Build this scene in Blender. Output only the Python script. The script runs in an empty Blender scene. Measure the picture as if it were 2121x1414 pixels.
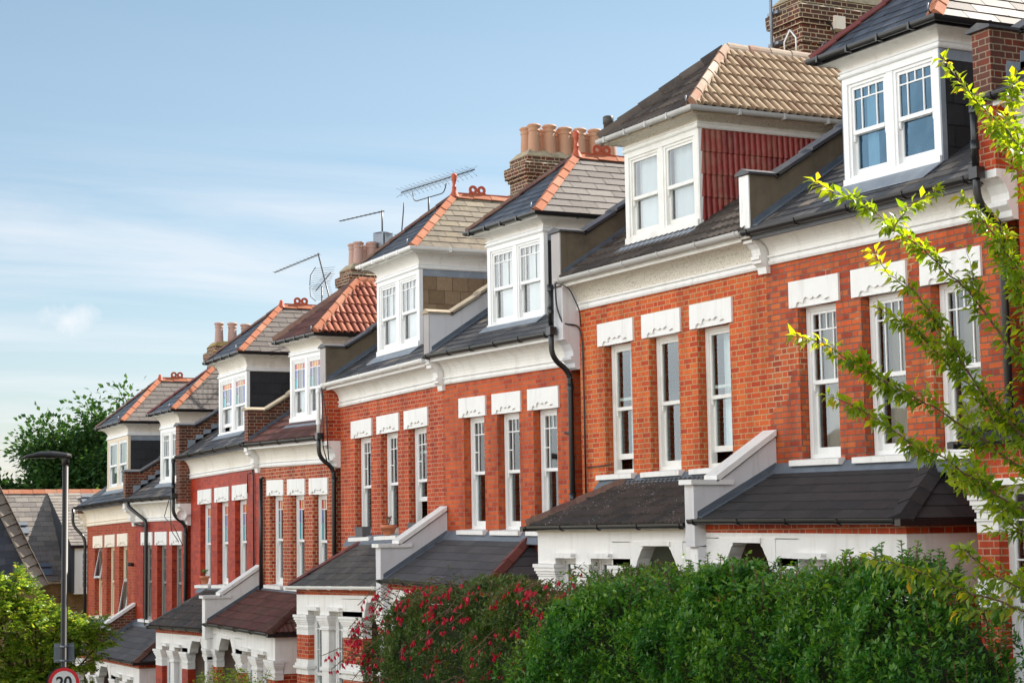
import bpy, math, random
import numpy as np
from mathutils import Vector, Matrix
random.seed(7)
RNG = np.random.default_rng(11)
sc = bpy.context.scene
COL = sc.collection

# ------------------------------------------------------------------ camera
CAM = Vector((0.0, -14.66, 0.0))
R_ = Vector((0.45514, 0.89027, -0.01621)); U_ = Vector((0.09745, -0.03171, 0.99474)); F_ = Vector((-0.88507, 0.45432, 0.10119))
cd = bpy.data.cameras.new('camera'); cam = bpy.data.objects.new('camera', cd); COL.objects.link(cam)
cd.sensor_width = 36; cd.lens = 3888.3 / 2121 * 36; cd.clip_start = 0.2; cd.clip_end = 3000
M = Matrix.Identity(4)
for i in range(3):
    M[i][0] = R_[i]; M[i][1] = U_[i]; M[i][2] = -F_[i]; M[i][3] = CAM[i]
cam.matrix_world = M
sc.camera = cam

# ------------------------------------------------------------------ light
SUN_EL, SUN_AZ = math.radians(43.5), math.radians(-11)     # azimuth measured from +Y towards +X
sv = Vector((math.cos(SUN_EL) * math.sin(SUN_AZ), math.cos(SUN_EL) * math.cos(SUN_AZ), math.sin(SUN_EL)))
sd = bpy.data.lights.new('sun', 'SUN'); sd.energy = 4.0; sd.angle = math.radians(0.5); sd.color = (1.0, 0.93, 0.83)
so = bpy.data.objects.new('sun', sd); COL.objects.link(so)
so.rotation_euler = sv.to_track_quat('Z', 'Y').to_euler()

w = bpy.data.worlds.new("World"); sc.world = w; w.use_nodes = True
nt = w.node_tree; nt.nodes.clear()
out = nt.nodes.new('ShaderNodeOutputWorld'); bg = nt.nodes.new('ShaderNodeBackground')
sky = nt.nodes.new('ShaderNodeTexSky'); sky.sky_type = 'NISHITA'; sky.sun_disc = False
sky.sun_elevation = SUN_EL; sky.sun_rotation = SUN_AZ; sky.air_density = 1.0; sky.dust_density = 0.6; sky.ozone_density = 1.6
bg.inputs['Strength'].default_value = 0.075


def N(t, typ, **kw):
    n = t.nodes.new('ShaderNode' + typ)
    for k, v in kw.items():
        setattr(n, k, v)
    return n


def setin(t, sock, v):
    if isinstance(v, bpy.types.NodeSocket):
        t.links.new(v, sock)
    elif v is not None:
        sock.default_value = v


def m_(t, op, a, b=None, c=None, clamp=False):
    n = N(t, 'Math', operation=op); n.use_clamp = clamp
    setin(t, n.inputs[0], a)
    if b is not None: setin(t, n.inputs[1], b)
    if c is not None: setin(t, n.inputs[2], c)
    return n.outputs[0]


def mixc(t, f, a, b, blend='MIX'):
    n = N(t, 'Mix', data_type='RGBA', blend_type=blend)
    setin(t, n.inputs[0], f)
    setin(t, n.inputs[6], a if isinstance(a, bpy.types.NodeSocket) else (*a, 1) if len(a) == 3 else a)
    setin(t, n.inputs[7], b if isinstance(b, bpy.types.NodeSocket) else (*b, 1) if len(b) == 3 else b)
    return n.outputs[2]


def ramp(t, f, stops, interp='LINEAR'):
    n = N(t, 'ValToRGB'); cr = n.color_ramp; cr.interpolation = interp
    while len(cr.elements) < len(stops): cr.elements.new(0.5)
    for e, (p, c) in zip(cr.elements, stops):
        e.position = p; e.color = (*c, 1) if len(c) == 3 else c
    setin(t, n.inputs[0], f)
    return n.outputs[0]


def noise(t, vec, scale, detail=4, rough=0.55, dist=0.0):
    n = N(t, 'TexNoise'); setin(t, n.inputs['Vector'], vec)
    n.inputs['Scale'].default_value = scale; n.inputs['Detail'].default_value = detail
    n.inputs['Roughness'].default_value = rough; n.inputs['Distortion'].default_value = dist
    return n.outputs['Fac']


# thin streaky cloud in the sky, mapped on the direction
tc = N(nt, 'TexCoord'); sx = N(nt, 'SeparateXYZ'); nt.links.new(tc.outputs['Generated'], sx.inputs[0])
X_, Y_, Z_ = sx.outputs
zz = m_(nt, 'ADD', m_(nt, 'MAXIMUM', Z_, 0.0), 0.10)
cv = N(nt, 'CombineXYZ'); nt.links.new(m_(nt, 'DIVIDE', X_, zz), cv.inputs[0]); nt.links.new(m_(nt, 'DIVIDE', Y_, zz), cv.inputs[1])
mp = N(nt, 'Mapping'); nt.links.new(cv.outputs[0], mp.inputs[0])
mp.inputs['Rotation'].default_value = (0, 0, math.radians(-14)); mp.inputs['Scale'].default_value = (1.0, 0.30, 1)
cn = noise(nt, mp.outputs[0], 1.35, 7, 0.58, 0.6)
streak = ramp(nt, cn, [(0.40, (0, 0, 0)), (0.74, (1, 1, 1))])
low = ramp(nt, Z_, [(0.0, (0.8,) * 3), (0.10, (0.75,) * 3), (0.17, (0.7,) * 3), (0.215, (0.08,) * 3), (0.5, (0.0,) * 3)])
cl = m_(nt, 'MULTIPLY', streak, low)
# one small puff low in the sky
pv = N(nt, 'Combine' + 'XYZ'); nt.links.new(X_, pv.inputs[0]); nt.links.new(Y_, pv.inputs[1]); nt.links.new(Z_, pv.inputs[2])
dvec = (F_ + R_ * ((140 - 1060.5) / 3888.3) - U_ * ((668 - 707) / 3888.3)).normalized()
sub = N(nt, 'VectorMath', operation='SUBTRACT'); nt.links.new(pv.outputs[0], sub.inputs[0]); sub.inputs[1].default_value = dvec
scl = N(nt, 'VectorMath', operation='MULTIPLY'); nt.links.new(sub.outputs[0], scl.inputs[0]); scl.inputs[1].default_value = (55, 55, 95)
ln = N(nt, 'VectorMath', operation='LENGTH'); nt.links.new(scl.outputs[0], ln.inputs[0])
pn = noise(nt, tc.outputs['Generated'], 70, 5, 0.6)
puff = m_(nt, 'SUBTRACT', m_(nt, 'ADD', 1.0, m_(nt, 'MULTIPLY', m_(nt, 'SUBTRACT', pn, 0.5), 1.9)), ln.outputs['Value'], clamp=True)
puff = m_(nt, 'MULTIPLY', puff, 0.7)
cl = m_(nt, 'MAXIMUM', cl, puff)
tint = mixc(nt, 1.0, sky.outputs[0], ramp(nt, Z_, [(0.0, (0.76, 0.70, 0.76)), (0.12, (0.76, 0.745, 0.72)), (0.3, (0.79, 0.79, 0.695))]), 'MULTIPLY')
skyc = mixc(nt, cl, tint, (5.3, 5.3, 5.45))
# unseen bright cloud, added behind the camera to light the shaded facades
fill_cloud = m_(nt, 'MULTIPLY', ramp(nt, m_(nt, 'MULTIPLY', Y_, -1.0), [(0.12, (0,) * 3), (0.45, (1,) * 3)]), ramp(nt, Z_, [(0.0, (1,) * 3), (0.55, (0.9,) * 3), (0.8, (0,) * 3)]))
fill_cloud = m_(nt, 'MULTIPLY', fill_cloud, ramp(nt, noise(nt, tc.outputs['Generated'], 2.6, 6, 0.55), [(0.36, (0.25,) * 3), (0.56, (1,) * 3)]))
skyc = mixc(nt, fill_cloud, skyc, (16.6, 17.0, 17.3))
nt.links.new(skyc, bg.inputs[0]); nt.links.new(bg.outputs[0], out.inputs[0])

sc.view_settings.view_transform = 'Standard'; sc.view_settings.look = 'None'
sc.view_settings.exposure = 1.36; sc.view_settings.gamma = 1.0
sc.cycles.max_bounces = 8; sc.cycles.transparent_max_bounces = 16
sc.cycles.use_denoising = True

# ------------------------------------------------------------------ materials
MATS = {}


def newmat(name):
    m = bpy.data.materials.new(name); m.use_nodes = True
    t = m.node_tree; b = t.nodes['Principled BSDF']
    MATS[name] = m
    return m, t, b


def bump(t, b, h, strength=0.4, dist=0.01):
    n = N(t, 'Bump'); n.inputs['Strength'].default_value = strength; n.inputs['Distance'].default_value = dist
    setin(t, n.inputs['Height'], h); t.links.new(n.outputs[0], b.inputs['Normal'])


def pos(t):
    return N(t, 'NewGeometry').outputs['Position']


def plain(name, col, rough=0.6, var=0.12, sc_=6.0, bmp=0.15, spec=0.5, metal=0.0, dirt=None, dirtamt=0.35, bs=60):
    m, t, b = newmat(name)
    p = pos(t)
    n1 = noise(t, p, sc_, 5)
    c = mixc(t, n1, tuple(x * (1 - var) for x in col), tuple(min(1, x * (1 + var)) for x in col))
    if name in ('white_paint', 'stucco_clean', 'stucco_white', 'white_wood', 'stucco_cream', 'render_shade_lilac', 'render_grey', 'render_dark'):
        mp_ = N(t, 'Mapping'); t.links.new(p, mp_.inputs[0]); mp_.inputs['Scale'].default_value = (7, 7, 0.8)
        s1_ = noise(t, mp_.outputs[0], 1.0, 6, 0.65)
        am = {'white_wood': .18}.get(name, .38)
        c = mixc(t, ramp(t, s1_, [(0.52, (0,) * 3), (0.74, (am,) * 3)]), c, (0.38, 0.34, 0.28) if name != 'render_dark' else (0.07, 0.055, 0.04))
    if dirt:
        n2 = noise(t, p, sc_ * 0.45, 6, 0.65)
        f = ramp(t, n2, [(0.48, (0, 0, 0)), (0.75, (dirtamt,) * 3)])
        c = mixc(t, f, c, dirt)
    t.links.new(c, b.inputs['Base Color'])
    b.inputs['Roughness'].default_value = rough; b.inputs['Specular IOR Level'].default_value = spec
    b.inputs['Metallic'].default_value = metal
    if bmp: bump(t, b, noise(t, p, bs, 4), bmp, 0.01)
    return m


def brick(name, cols, mortar, mh=0.0065, soot=0.0, paint=0.0, sootcol=(0.05, 0.03, 0.025), patch=None, slo=0.42):
    """Flemish bond in world metres: a stretcher and a header in turn, 75 mm courses."""
    cols = [(r * (.72, .86, .92)[i_], g_ * (.60, .76, .80)[i_], b_ * .5) for i_, (r, g_, b_) in enumerate(cols)]
    m, t, b = newmat(name)
    g = N(t, 'NewGeometry'); sp = N(t, 'SeparateXYZ'); t.links.new(g.outputs['Position'], sp.inputs[0])
    sn = N(t, 'SeparateXYZ'); t.links.new(g.outputs['True Normal'], sn.inputs[0])
    isx = m_(t, 'GREATER_THAN', m_(t, 'ABSOLUTE', sn.outputs[0]), 0.7)
    u = m_(t, 'ADD', m_(t, 'MULTIPLY', sp.outputs[0], m_(t, 'SUBTRACT', 1.0, isx)), m_(t, 'MULTIPLY', sp.outputs[1], isx))
    wob = m_(t, 'MULTIPLY', m_(t, 'SUBTRACT', noise(t, g.outputs['Position'], 9, 3), 0.5), 0.014)
    u = m_(t, 'ADD', u, wob); v = m_(t, 'ADD', sp.outputs[2], wob)
    v = m_(t, 'DIVIDE', m_(t, 'ADD', v, 40), 0.0775)
    row = m_(t, 'FLOOR', v); fv = m_(t, 'FRACT', v)
    us = m_(t, 'ADD', m_(t, 'DIVIDE', m_(t, 'ADD', u, 200), 0.3425), m_(t, 'MULTIPLY', m_(t, 'FLOORED_MODULO', row, 2.0), 0.5))
    cu = m_(t, 'FLOOR', us); fu = m_(t, 'FRACT', us)
    hd = m_(t, 'GREATER_THAN', fu, 0.667)
    du = m_(t, 'MULTIPLY', m_(t, 'MINIMUM', m_(t, 'MINIMUM', fu, m_(t, 'SUBTRACT', 1.0, fu)), m_(t, 'ABSOLUTE', m_(t, 'SUBTRACT', fu, 0.667))), 0.3425)
    dv = m_(t, 'MULTIPLY', m_(t, 'MINIMUM', fv, m_(t, 'SUBTRACT', 1.0, fv)), 0.0775)
    d = m_(t, 'MINIMUM', du, dv)
    mor = m_(t, 'SUBTRACT', 1.0, m_(t, 'DIVIDE', m_(t, 'SUBTRACT', d, mh * 0.75), mh * 0.5, clamp=True), clamp=True)
    wn = N(t, 'TexWhiteNoise', noise_dimensions='2D')
    cx = N(t, 'CombineXYZ'); t.links.new(m_(t, 'ADD', cu, m_(t, 'MULTIPLY', hd, 0.37)), cx.inputs[0]); t.links.new(row, cx.inputs[1])
    t.links.new(cx.outputs[0], wn.inputs[0])
    rnd = wn.outputs['Value']
    n = len(cols)
    bc = ramp(t, rnd, [(i / (n - 1), c) for i, c in enumerate(cols)])
    big = noise(t, g.outputs['Position'], 1.1, 5, 0.6)
    bc = mixc(t, ramp(t, big, [(0.35, (0,) * 3), (0.7, (0.45,) * 3)]), bc, cols[0])
    fine = noise(t, g.outputs['Position'], 45, 4)
    bc = mixc(t, 0.5, bc, ramp(t, fine, [(0.2, (0.62,) * 3), (0.8, (1.3,) * 3)]), 'MULTIPLY')
    sm_ = N(t, 'Mapping'); t.links.new(g.outputs['Position'], sm_.inputs[0]); sm_.inputs['Scale'].default_value = (2.4, 2.4, 0.35)
    st_ = noise(t, sm_.outputs[0], 1.3, 5, 0.6)
    bc = mixc(t, 1.0, bc, ramp(t, st_, [(0.3, (0.66, 0.62, 0.62)), (0.52, (1.0, 1.0, 1.0)), (0.75, (1.12, 1.12, 1.08))]), 'MULTIPLY')
    if soot:
        s = noise(t, g.outputs['Position'], 0.9, 6, 0.7)
        bc = mixc(t, ramp(t, m_(t, 'ADD', m_(t, 'MULTIPLY', s, 0.6), m_(t, 'MULTIPLY', rnd, 0.4)), [(slo, (0,) * 3), (slo + .16, (soot,) * 3)]), bc, sootcol)
    mc = mixc(t, fine, tuple(x * 0.75 for x in mortar), mortar)
    mc = mixc(t, 1.0, mc, ramp(t, st_, [(0.3, (0.6, 0.6, 0.6)), (0.55, (1.0, 1.0, 1.0))]), 'MULTIPLY')
    if patch:
        pn_ = noise(t, g.outputs['Position'], 0.8, 2)
        mc = mixc(t, ramp(t, pn_, [(0.57, (0,) * 3), (0.6, (1,) * 3)]), mc, patch)
    if paint: mc = mixc(t, paint, mc, cols[1])
    t.links.new(mixc(t, mor, bc, mc), b.inputs['Base Color'])
    b.inputs['Roughness'].default_value = 0.75 if not paint else 0.5
    b.inputs['Specular IOR Level'].default_value = 0.3
    h = m_(t, 'SUBTRACT', m_(t, 'ADD', m_(t, 'MULTIPLY', rnd, 0.25), m_(t, 'MULTIPLY', fine, 0.35)), mor)
    bump(t, b, h, 0.6, 0.008)
    return m


def uvmat(name, stops, rough=(0.45, 0.65), spec=0.5, lich=None, lamt=0.0, nsc=3.0, streak=None):
    """covering made of separate pieces (slates, tiles): each piece keeps one random value in its UV."""
    m, t, b = newmat(name)
    uv = N(t, 'UVMap'); s = N(t, 'SeparateXYZ'); t.links.new(uv.outputs[0], s.inputs[0])
    p = pos(t)
    c = ramp(t, s.outputs[0], stops)
    n1 = noise(t, p, 14, 5)
    c = mixc(t, 0.6, c, ramp(t, n1, [(0.25, (0.72,) * 3), (0.75, (1.22,) * 3)]), 'MULTIPLY')
    if lich:
        n2 = noise(t, p, nsc, 8, 0.7)
        c = mixc(t, ramp(t, m_(t, 'ADD', m_(t, 'MULTIPLY', n2, 0.8), m_(t, 'MULTIPLY', s.outputs[1], 0.2)), [(0.46, (0,) * 3), (0.62, (lamt,) * 3)]), c, lich)
    if streak:
        n3 = noise(t, p, 38, 2, 0.5)
        n4 = noise(t, p, 1.7, 3, 0.5)
        c = mixc(t, m_(t, 'MULTIPLY', ramp(t, n3, [(0.64, (0,) * 3), (0.7, (1,) * 3)]), ramp(t, n4, [(0.5, (0,) * 3), (0.62, (1,) * 3)])), c, streak)
    t.links.new(c, b.inputs['Base Color'])
    rr = m_(t, 'ADD', rough[0], m_(t, 'MULTIPLY', s.outputs[1], rough[1] - rough[0]))
    t.links.new(rr, b.inputs['Roughness']); b.inputs['Specular IOR Level'].default_value = spec
    bump(t, b, noise(t, p, 30, 4), 0.25, 0.01)
    return m


def glassmat(name, tintc=(0.9, 0.95, 0.95), refl=0.3, wav=0.02, frost=0.0, gcol=(1, 1, 1)):
    m, t, b = newmat(name); t.nodes.remove(b)
    o = t.nodes['Material Output']
    gl = N(t, 'BsdfGlossy'); gl.inputs['Roughness'].default_value = 0.02 + frost; gl.inputs['Color'].default_value = (*gcol, 1)
    tr = N(t, 'BsdfTransparent'); tr.inputs[0].default_value = (*tintc, 1)
    fr = N(t, 'Fresnel'); fr.inputs[0].default_value = 1.5
    f = m_(t, 'ADD', m_(t, 'MULTIPLY', fr.outputs[0], 0.9), refl, clamp=True)
    bp = N(t, 'Bump'); bp.inputs['Strength'].default_value = 0.3; bp.inputs['Distance'].default_value = wav
    t.links.new(noise(t, pos(t), 2.2, 1), bp.inputs['Height']); t.links.new(bp.outputs[0], gl.inputs['Normal'])
    mx = N(t, 'MixShader'); t.links.new(f, mx.inputs[0]); t.links.new(tr.outputs[0], mx.inputs[1]); t.links.new(gl.outputs[0], mx.inputs[2])
    t.links.new(mx.outputs[0], o.inputs[0])
    return m


def leafmat(name, stops, trans=0.45, tcol=None, rough=0.4, spec=0.5):
    m, t, b = newmat(name)
    o = t.nodes['Material Output']
    uv = N(t, 'UVMap'); s = N(t, 'SeparateXYZ'); t.links.new(uv.outputs[0], s.inputs[0])
    c = ramp(t, s.outputs[0], stops)
    t.links.new(c, b.inputs['Base Color']); b.inputs['Roughness'].default_value = rough; b.inputs['Specular IOR Level'].default_value = spec
    tl = N(t, 'BsdfTranslucent')
    t.links.new(mixc(t, 1.0, c, tcol or (1.6, 1.5, 0.6), 'MULTIPLY'), tl.inputs[0])
    mx = N(t, 'MixShader'); mx.inputs[0].default_value = trans
    t.links.new(b.outputs[0], mx.inputs[1]); t.links.new(tl.outputs[0], mx.inputs[2]); t.links.new(mx.outputs[0], o.inputs[0])
    return m


TAN = (0.62, 0.42, 0.26)
brick('brick_grey_pointing', [(0.40, 0.065, 0.03), (0.76, 0.14, 0.045), (0.88, 0.23, 0.07)], (0.19, 0.13, 0.10), 0.0075, 0.25, patch=(0.5, 0.34, 0.2))
brick('brick_tan_pointing', [(0.58, 0.075, 0.022), (0.74, 0.135, 0.034), (0.80, 0.19, 0.045)], (0.56, 0.34, 0.17), 0.0075, 0.12)
brick('brick_orange', [(0.50, 0.06, 0.02), (0.68, 0.12, 0.03), (0.72, 0.15, 0.04)], (0.32, 0.18, 0.12), 0.007, 0.06)
brick('brick_red_tan', [(0.42, 0.045, 0.018), (0.58, 0.08, 0.026), (0.66, 0.11, 0.03)], (0.56, 0.30, 0.18), 0.008, 0.06)
brick('brick_red_far', [(0.36, 0.04, 0.02), (0.50, 0.07, 0.026), (0.60, 0.11, 0.035)], (0.60, 0.38, 0.23), 0.009, 0.1)
brick('brick_painted', [(0.36, 0.032, 0.018), (0.46, 0.045, 0.02), (0.54, 0.065, 0.024)], (0.40, 0.07, 0.035), 0.005, 0.0, paint=0.45)
brick('brick_painted_dull', [(0.33, 0.03, 0.018), (0.44, 0.045, 0.02), (0.52, 0.07, 0.028)], (0.40, 0.09, 0.045), 0.005, 0.1, paint=0.3)
brick('brick_brown_pointing', [(0.40, 0.05, 0.025), (0.50, 0.075, 0.03), (0.58, 0.10, 0.035)], (0.34, 0.19, 0.12), 0.006, 0.12)
brick('brick_dark', [(0.12, 0.04, 0.03), (0.42, 0.08, 0.05), (0.68, 0.15, 0.07)], (0.36, 0.28, 0.19), 0.007, 0.85, slo=.38)
brick('brick_chimney', [(0.11, 0.04, 0.03), (0.30, 0.055, 0.025), (0.62, 0.11, 0.035)], (0.50, 0.40, 0.25), 0.0085, 0.9, sootcol=(0.05, 0.034, 0.028), slo=.36)
brick('brick_yellow', [(0.22, 0.15, 0.08), (0.32, 0.22, 0.11), (0.40, 0.28, 0.15)], (0.3, 0.25, 0.18), 0.007, 0.3)
plain('white_paint', (0.80, 0.79, 0.77), 0.45, 0.03, 3, 0.12, dirt=(0.60, 0.57, 0.52), dirtamt=0.35)
plain('white_wood', (0.80, 0.80, 0.79), 0.35, 0.03, 5, 0.05)
plain('worn_white_wood', (0.79, 0.78, 0.74), 0.55, 0.06, 8, 0.2, dirt=(0.40, 0.32, 0.22), dirtamt=0.3)
plain('cream_wood', (0.70, 0.58, 0.42), 0.5, 0.06, 5, 0.1)
plain('dark_wood', (0.05, 0.045, 0.04), 0.5, 0.1, 5, 0.1)
plain('stucco_white', (0.78, 0.74, 0.67), 0.85, 0.05, 3.0, 0.8, dirt=(0.60, 0.52, 0.42), dirtamt=0.4, bs=42)
plain('stucco_clean', (0.80, 0.78, 0.74), 0.85, 0.03, 3.0, 0.7, dirt=(0.66, 0.6, 0.52), dirtamt=0.3, bs=42)
plain('stucco_cream', (0.80, 0.72, 0.60), 0.85, 0.05, 3.0, 0.7, bs=42)
m, t, b = newmat('pebbledash')
p = pos(t); v = noise(t, p, 34, 3, 0.7)
c = ramp(t, v, [(0.30, (0.26, 0.20, 0.14)), (0.40, (0.68, 0.61, 0.51)), (0.55, (0.80, 0.75, 0.66))])
t.links.new(c, b.inputs['Base Color']); b.inputs['Roughness'].default_value = 0.9; bump(t, b, v, 1.0, 0.03)
plain('render_grey', (0.42, 0.39, 0.38), 0.85, 0.08, 2.2, 0.3, dirt=(0.25, 0.24, 0.24), dirtamt=0.5)
plain('render_dark', (0.15, 0.115, 0.075), 0.9, 0.25, 3.5, 0.4, dirt=(0.06, 0.05, 0.04), dirtamt=0.8)
plain('render_shade_lilac', (0.66, 0.65, 0.67), 0.8, 0.04, 2.5, 0.25, dirt=(0.5, 0.49, 0.5), dirtamt=0.3)  # shade on the white walls, put into the colour as a lilac cast
plain('black_plastic', (0.014, 0.014, 0.015), 0.28, 0.2, 4, 0.03)
plain('grey_plastic', (0.46, 0.45, 0.43), 0.4, 0.08, 4, 0.03, dirt=(0.2, 0.18, 0.15), dirtamt=0.3)
plain('white_plastic', (0.80, 0.79, 0.76), 0.35, 0.03, 4, 0.03)
plain('grey_board', (0.10, 0.105, 0.115), 0.6, 0.1, 4, 0.1)
plain('weathered_board', (0.50, 0.42, 0.32), 0.8, 0.25, 9, 0.3, dirt=(0.2, 0.16, 0.12), dirtamt=0.6)
plain('lead', (0.22, 0.255, 0.30), 0.5, 0.15, 7, 0.25, dirt=(0.42, 0.46, 0.5), dirtamt=0.5)
plain('lead_dark', (0.10, 0.12, 0.15), 0.5, 0.2, 7, 0.25, dirt=(0.2, 0.23, 0.27), dirtamt=0.4)
plain('cheek_slate', (0.035, 0.042, 0.052), 0.6, 0.15, 5, 0.1)
plain('grey_wood', (0.24, 0.23, 0.21), 0.5, 0.1, 5, 0.1)
plain('coping_dark', (0.055, 0.055, 0.062), 0.5, 0.2, 6, 0.2, dirt=(0.14, 0.12, 0.10), dirtamt=0.6)
plain('coping_stone', (0.38, 0.31, 0.22), 0.85, 0.2, 9, 0.4, dirt=(0.16, 0.13, 0.1), dirtamt=0.7)
plain('mortar_lump', (0.42, 0.34, 0.22), 0.95, 0.3, 16, 0.9, dirt=(0.15, 0.12, 0.08), dirtamt=0.8, bs=26)
plain('lichen_mortar', (0.30, 0.22, 0.08), 0.95, 0.4, 10, 0.9, dirt=(0.55, 0.30, 0.04), dirtamt=0.9, bs=26)
plain('terracotta_pot', (0.46, 0.245, 0.145), 0.7, 0.12, 3, 0.1, dirt=(0.35, 0.17, 0.10), dirtamt=0.4)
plain('terracotta_pink', (0.42, 0.26, 0.21), 0.7, 0.1, 3, 0.1, dirt=(0.36, 0.22, 0.18), dirtamt=0.4)
plain('terracotta_red', (0.44, 0.085, 0.035), 0.6, 0.15, 6, 0.1)
plain('yellow_clay', (0.60, 0.36, 0.10), 0.6, 0.1, 4, 0.1)
plain('black_felt', (0.028, 0.026, 0.026), 0.75, 0.3, 4, 0.3, dirt=(0.05, 0.048, 0.045), dirtamt=0.6)
plain('galvanised', (0.22, 0.24, 0.27), 0.5, 0.1, 6, 0.02, metal=0.6)
plain('aerial_metal', (0.06, 0.06, 0.065), 0.4, 0.1, 6, 0.0, metal=0.4)
plain('cowl_metal', (0.20, 0.22, 0.25), 0.4, 0.2, 6, 0.1, metal=0.6)
plain('soil', (0.05, 0.035, 0.022), 0.95, 0.3, 20, 0.5)
plain('planter_grey', (0.10, 0.10, 0.11), 0.6, 0.1, 5, 0.1)
plain('clay_planter', (0.55, 0.19, 0.09), 0.7, 0.1, 5, 0.1)
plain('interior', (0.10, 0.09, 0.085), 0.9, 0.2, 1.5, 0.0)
plain('porch_inside', (0.42, 0.33, 0.29), 0.9, 0.1, 2, 0.1)
plain('porch_inside_green', (0.60, 0.62, 0.55), 0.9, 0.08, 2, 0.1)
plain('net_curtain', (0.74, 0.78, 0.78), 0.9, 0.05, 2, 0.0)
plain('white_blind', (0.80, 0.82, 0.80), 0.9, 0.03, 2, 0.0)
plain('beige_curtain', (0.40, 0.32, 0.25), 0.9, 0.1, 2, 0.0)
plain('green_curtain', (0.10, 0.28, 0.20), 0.9, 0.1, 2, 0.0)
plain('asphalt', (0.05, 0.05, 0.052), 0.9, 0.2, 8, 0.4)
plain('paving', (0.30, 0.28, 0.26), 0.9, 0.15, 3, 0.2)
plain('earth', (0.09, 0.10, 0.045), 0.95, 0.3, 2, 0.4)
plain('road_paint', (0.75, 0.74, 0.7), 0.7, 0.1, 8, 0.1)
plain('bark', (0.07, 0.045, 0.032), 0.85, 0.3, 18, 0.6, spec=0.3)
plain('twig', (0.16, 0.075, 0.05), 0.7, 0.3, 18, 0.2)
plain('dry_twig', (0.17, 0.10, 0.055), 0.8, 0.3, 18, 0.2)
plain('lamp_black', (0.016, 0.014, 0.013), 0.5, 0.1, 5, 0.02)
plain('sign_grey', (0.13, 0.16, 0.18), 0.5, 0.05, 4, 0.02)
plain('sign_red', (0.62, 0.012, 0.02), 0.35, 0.03, 4, 0.0)
plain('sign_white', (0.72, 0.72, 0.72), 0.35, 0.03, 4, 0.0)
plain('sign_black', (0.01, 0.01, 0.012), 0.4, 0.05, 4, 0.0)
plain('opal_lens', (0.5, 0.5, 0.48), 0.3, 0.05, 4, 0.0)
for nm, cc in (('pane_red', (0.45, 0.03, 0.03)), ('pane_amber', (0.55, 0.25, 0.03)), ('pane_blue', (0.09, 0.12, 0.35)), ('pane_teal', (0.02, 0.30, 0.36))):
    plain(nm, cc, 0.12, 0.05, 8, 0.05)
plain('frosted_pane', (0.36, 0.42, 0.42), 0.25, 0.08, 12, 0.3)
glassmat('glass', (0.82, 0.88, 0.88), 0.08, wav=.003, gcol=(.86, .93, .96))
glassmat('glass_bright', (0.85, 0.9, 0.92), 0.12, wav=.004)
glassmat('glass_sky_tint', (0.50, 0.68, 0.80), 0.22, gcol=(0.22, 0.38, 0.52))  # blue sky reflection put into the gloss and tint colours
uvmat('slate_blue', [(0, (0.03, 0.034, 0.045)), (0.5, (0.045, 0.05, 0.064)), (1, (0.07, 0.075, 0.09))], (0.42, 0.6), 0.6)  # dark slate, also the shaded tone of the dormer front slopes
uvmat('slate_sunlit', [(0, (0.125, 0.106, 0.096)), (0.5, (0.142, 0.122, 0.110)), (1, (0.165, 0.145, 0.13))], (0.6, 0.75), 0.3)  # sunlit tone of the dormer slates, for the side slopes
uvmat('slate_lichen', [(0, (0.12, 0.098, 0.074)), (0.5, (0.17, 0.14, 0.10)), (1, (0.24, 0.20, 0.14))], (0.65, 0.8), 0.3, lich=(0.27, 0.22, 0.15), lamt=0.6, nsc=4)
uvmat('slate_street', [(0, (0.035, 0.037, 0.043)), (0.55, (0.052, 0.052, 0.058)), (0.85, (0.075, 0.07, 0.07)), (1, (0.20, 0.165, 0.13))], (0.4, 0.6), 0.5)
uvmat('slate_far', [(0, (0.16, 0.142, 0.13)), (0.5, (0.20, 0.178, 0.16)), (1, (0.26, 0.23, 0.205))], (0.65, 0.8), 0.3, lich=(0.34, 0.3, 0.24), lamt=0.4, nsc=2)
uvmat('tile_concrete', [(0, (0.24, 0.15, 0.095)), (0.5, (0.34, 0.235, 0.15)), (1, (0.40, 0.29, 0.19))], (0.8, 0.95), 0.2, lich=(0.46, 0.36, 0.25), lamt=0.7, nsc=5)
uvmat('tile_concrete_shade', [(0, (0.045, 0.036, 0.032)), (0.5, (0.065, 0.052, 0.045)), (1, (0.095, 0.075, 0.062))], (0.7, 0.9), 0.25, lich=(0.14, 0.11, 0.085), lamt=0.4, nsc=4)  # shaded copy of the concrete tiles, for the street side
uvmat('tile_red', [(0, (0.25, 0.068, 0.042)), (0.5, (0.31, 0.098, 0.060)), (1, (0.38, 0.14, 0.085))], (0.7, 0.85), 0.25)
uvmat('tile_maroon_shade', [(0, (0.08, 0.03, 0.024)), (0.5, (0.105, 0.038, 0.03)), (1, (0.14, 0.05, 0.04))], (0.5, 0.7), 0.4, lich=(0.10, 0.06, 0.045), lamt=0.5)  # street-side shade put into the red tile colour
uvmat('tile_porch_black', [(0, (0.030, 0.027, 0.025)), (0.5, (0.045, 0.038, 0.034)), (1, (0.07, 0.05, 0.042))], (0.5, 0.75), 0.4, lich=(0.075, 0.055, 0.045), lamt=0.6, streak=(0.55, 0.5, 0.46))
uvmat('tile_cheek_red', [(0, (0.17, 0.014, 0.010)), (0.5, (0.24, 0.022, 0.014)), (1, (0.28, 0.035, 0.022))], (0.4, 0.6), 0.5, lich=(0.30, 0.16, 0.10), lamt=0.45, nsc=6)
uvmat('slate_cheek_brown', [(0, (0.19, 0.125, 0.07)), (0.5, (0.24, 0.16, 0.095)), (1, (0.29, 0.20, 0.12))], (0.6, 0.8), 0.3)
uvmat('slate_cheek_black', [(0, (0.020, 0.021, 0.024)), (1, (0.030, 0.031, 0.035))], (0.5, 0.7), 0.4)
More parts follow.
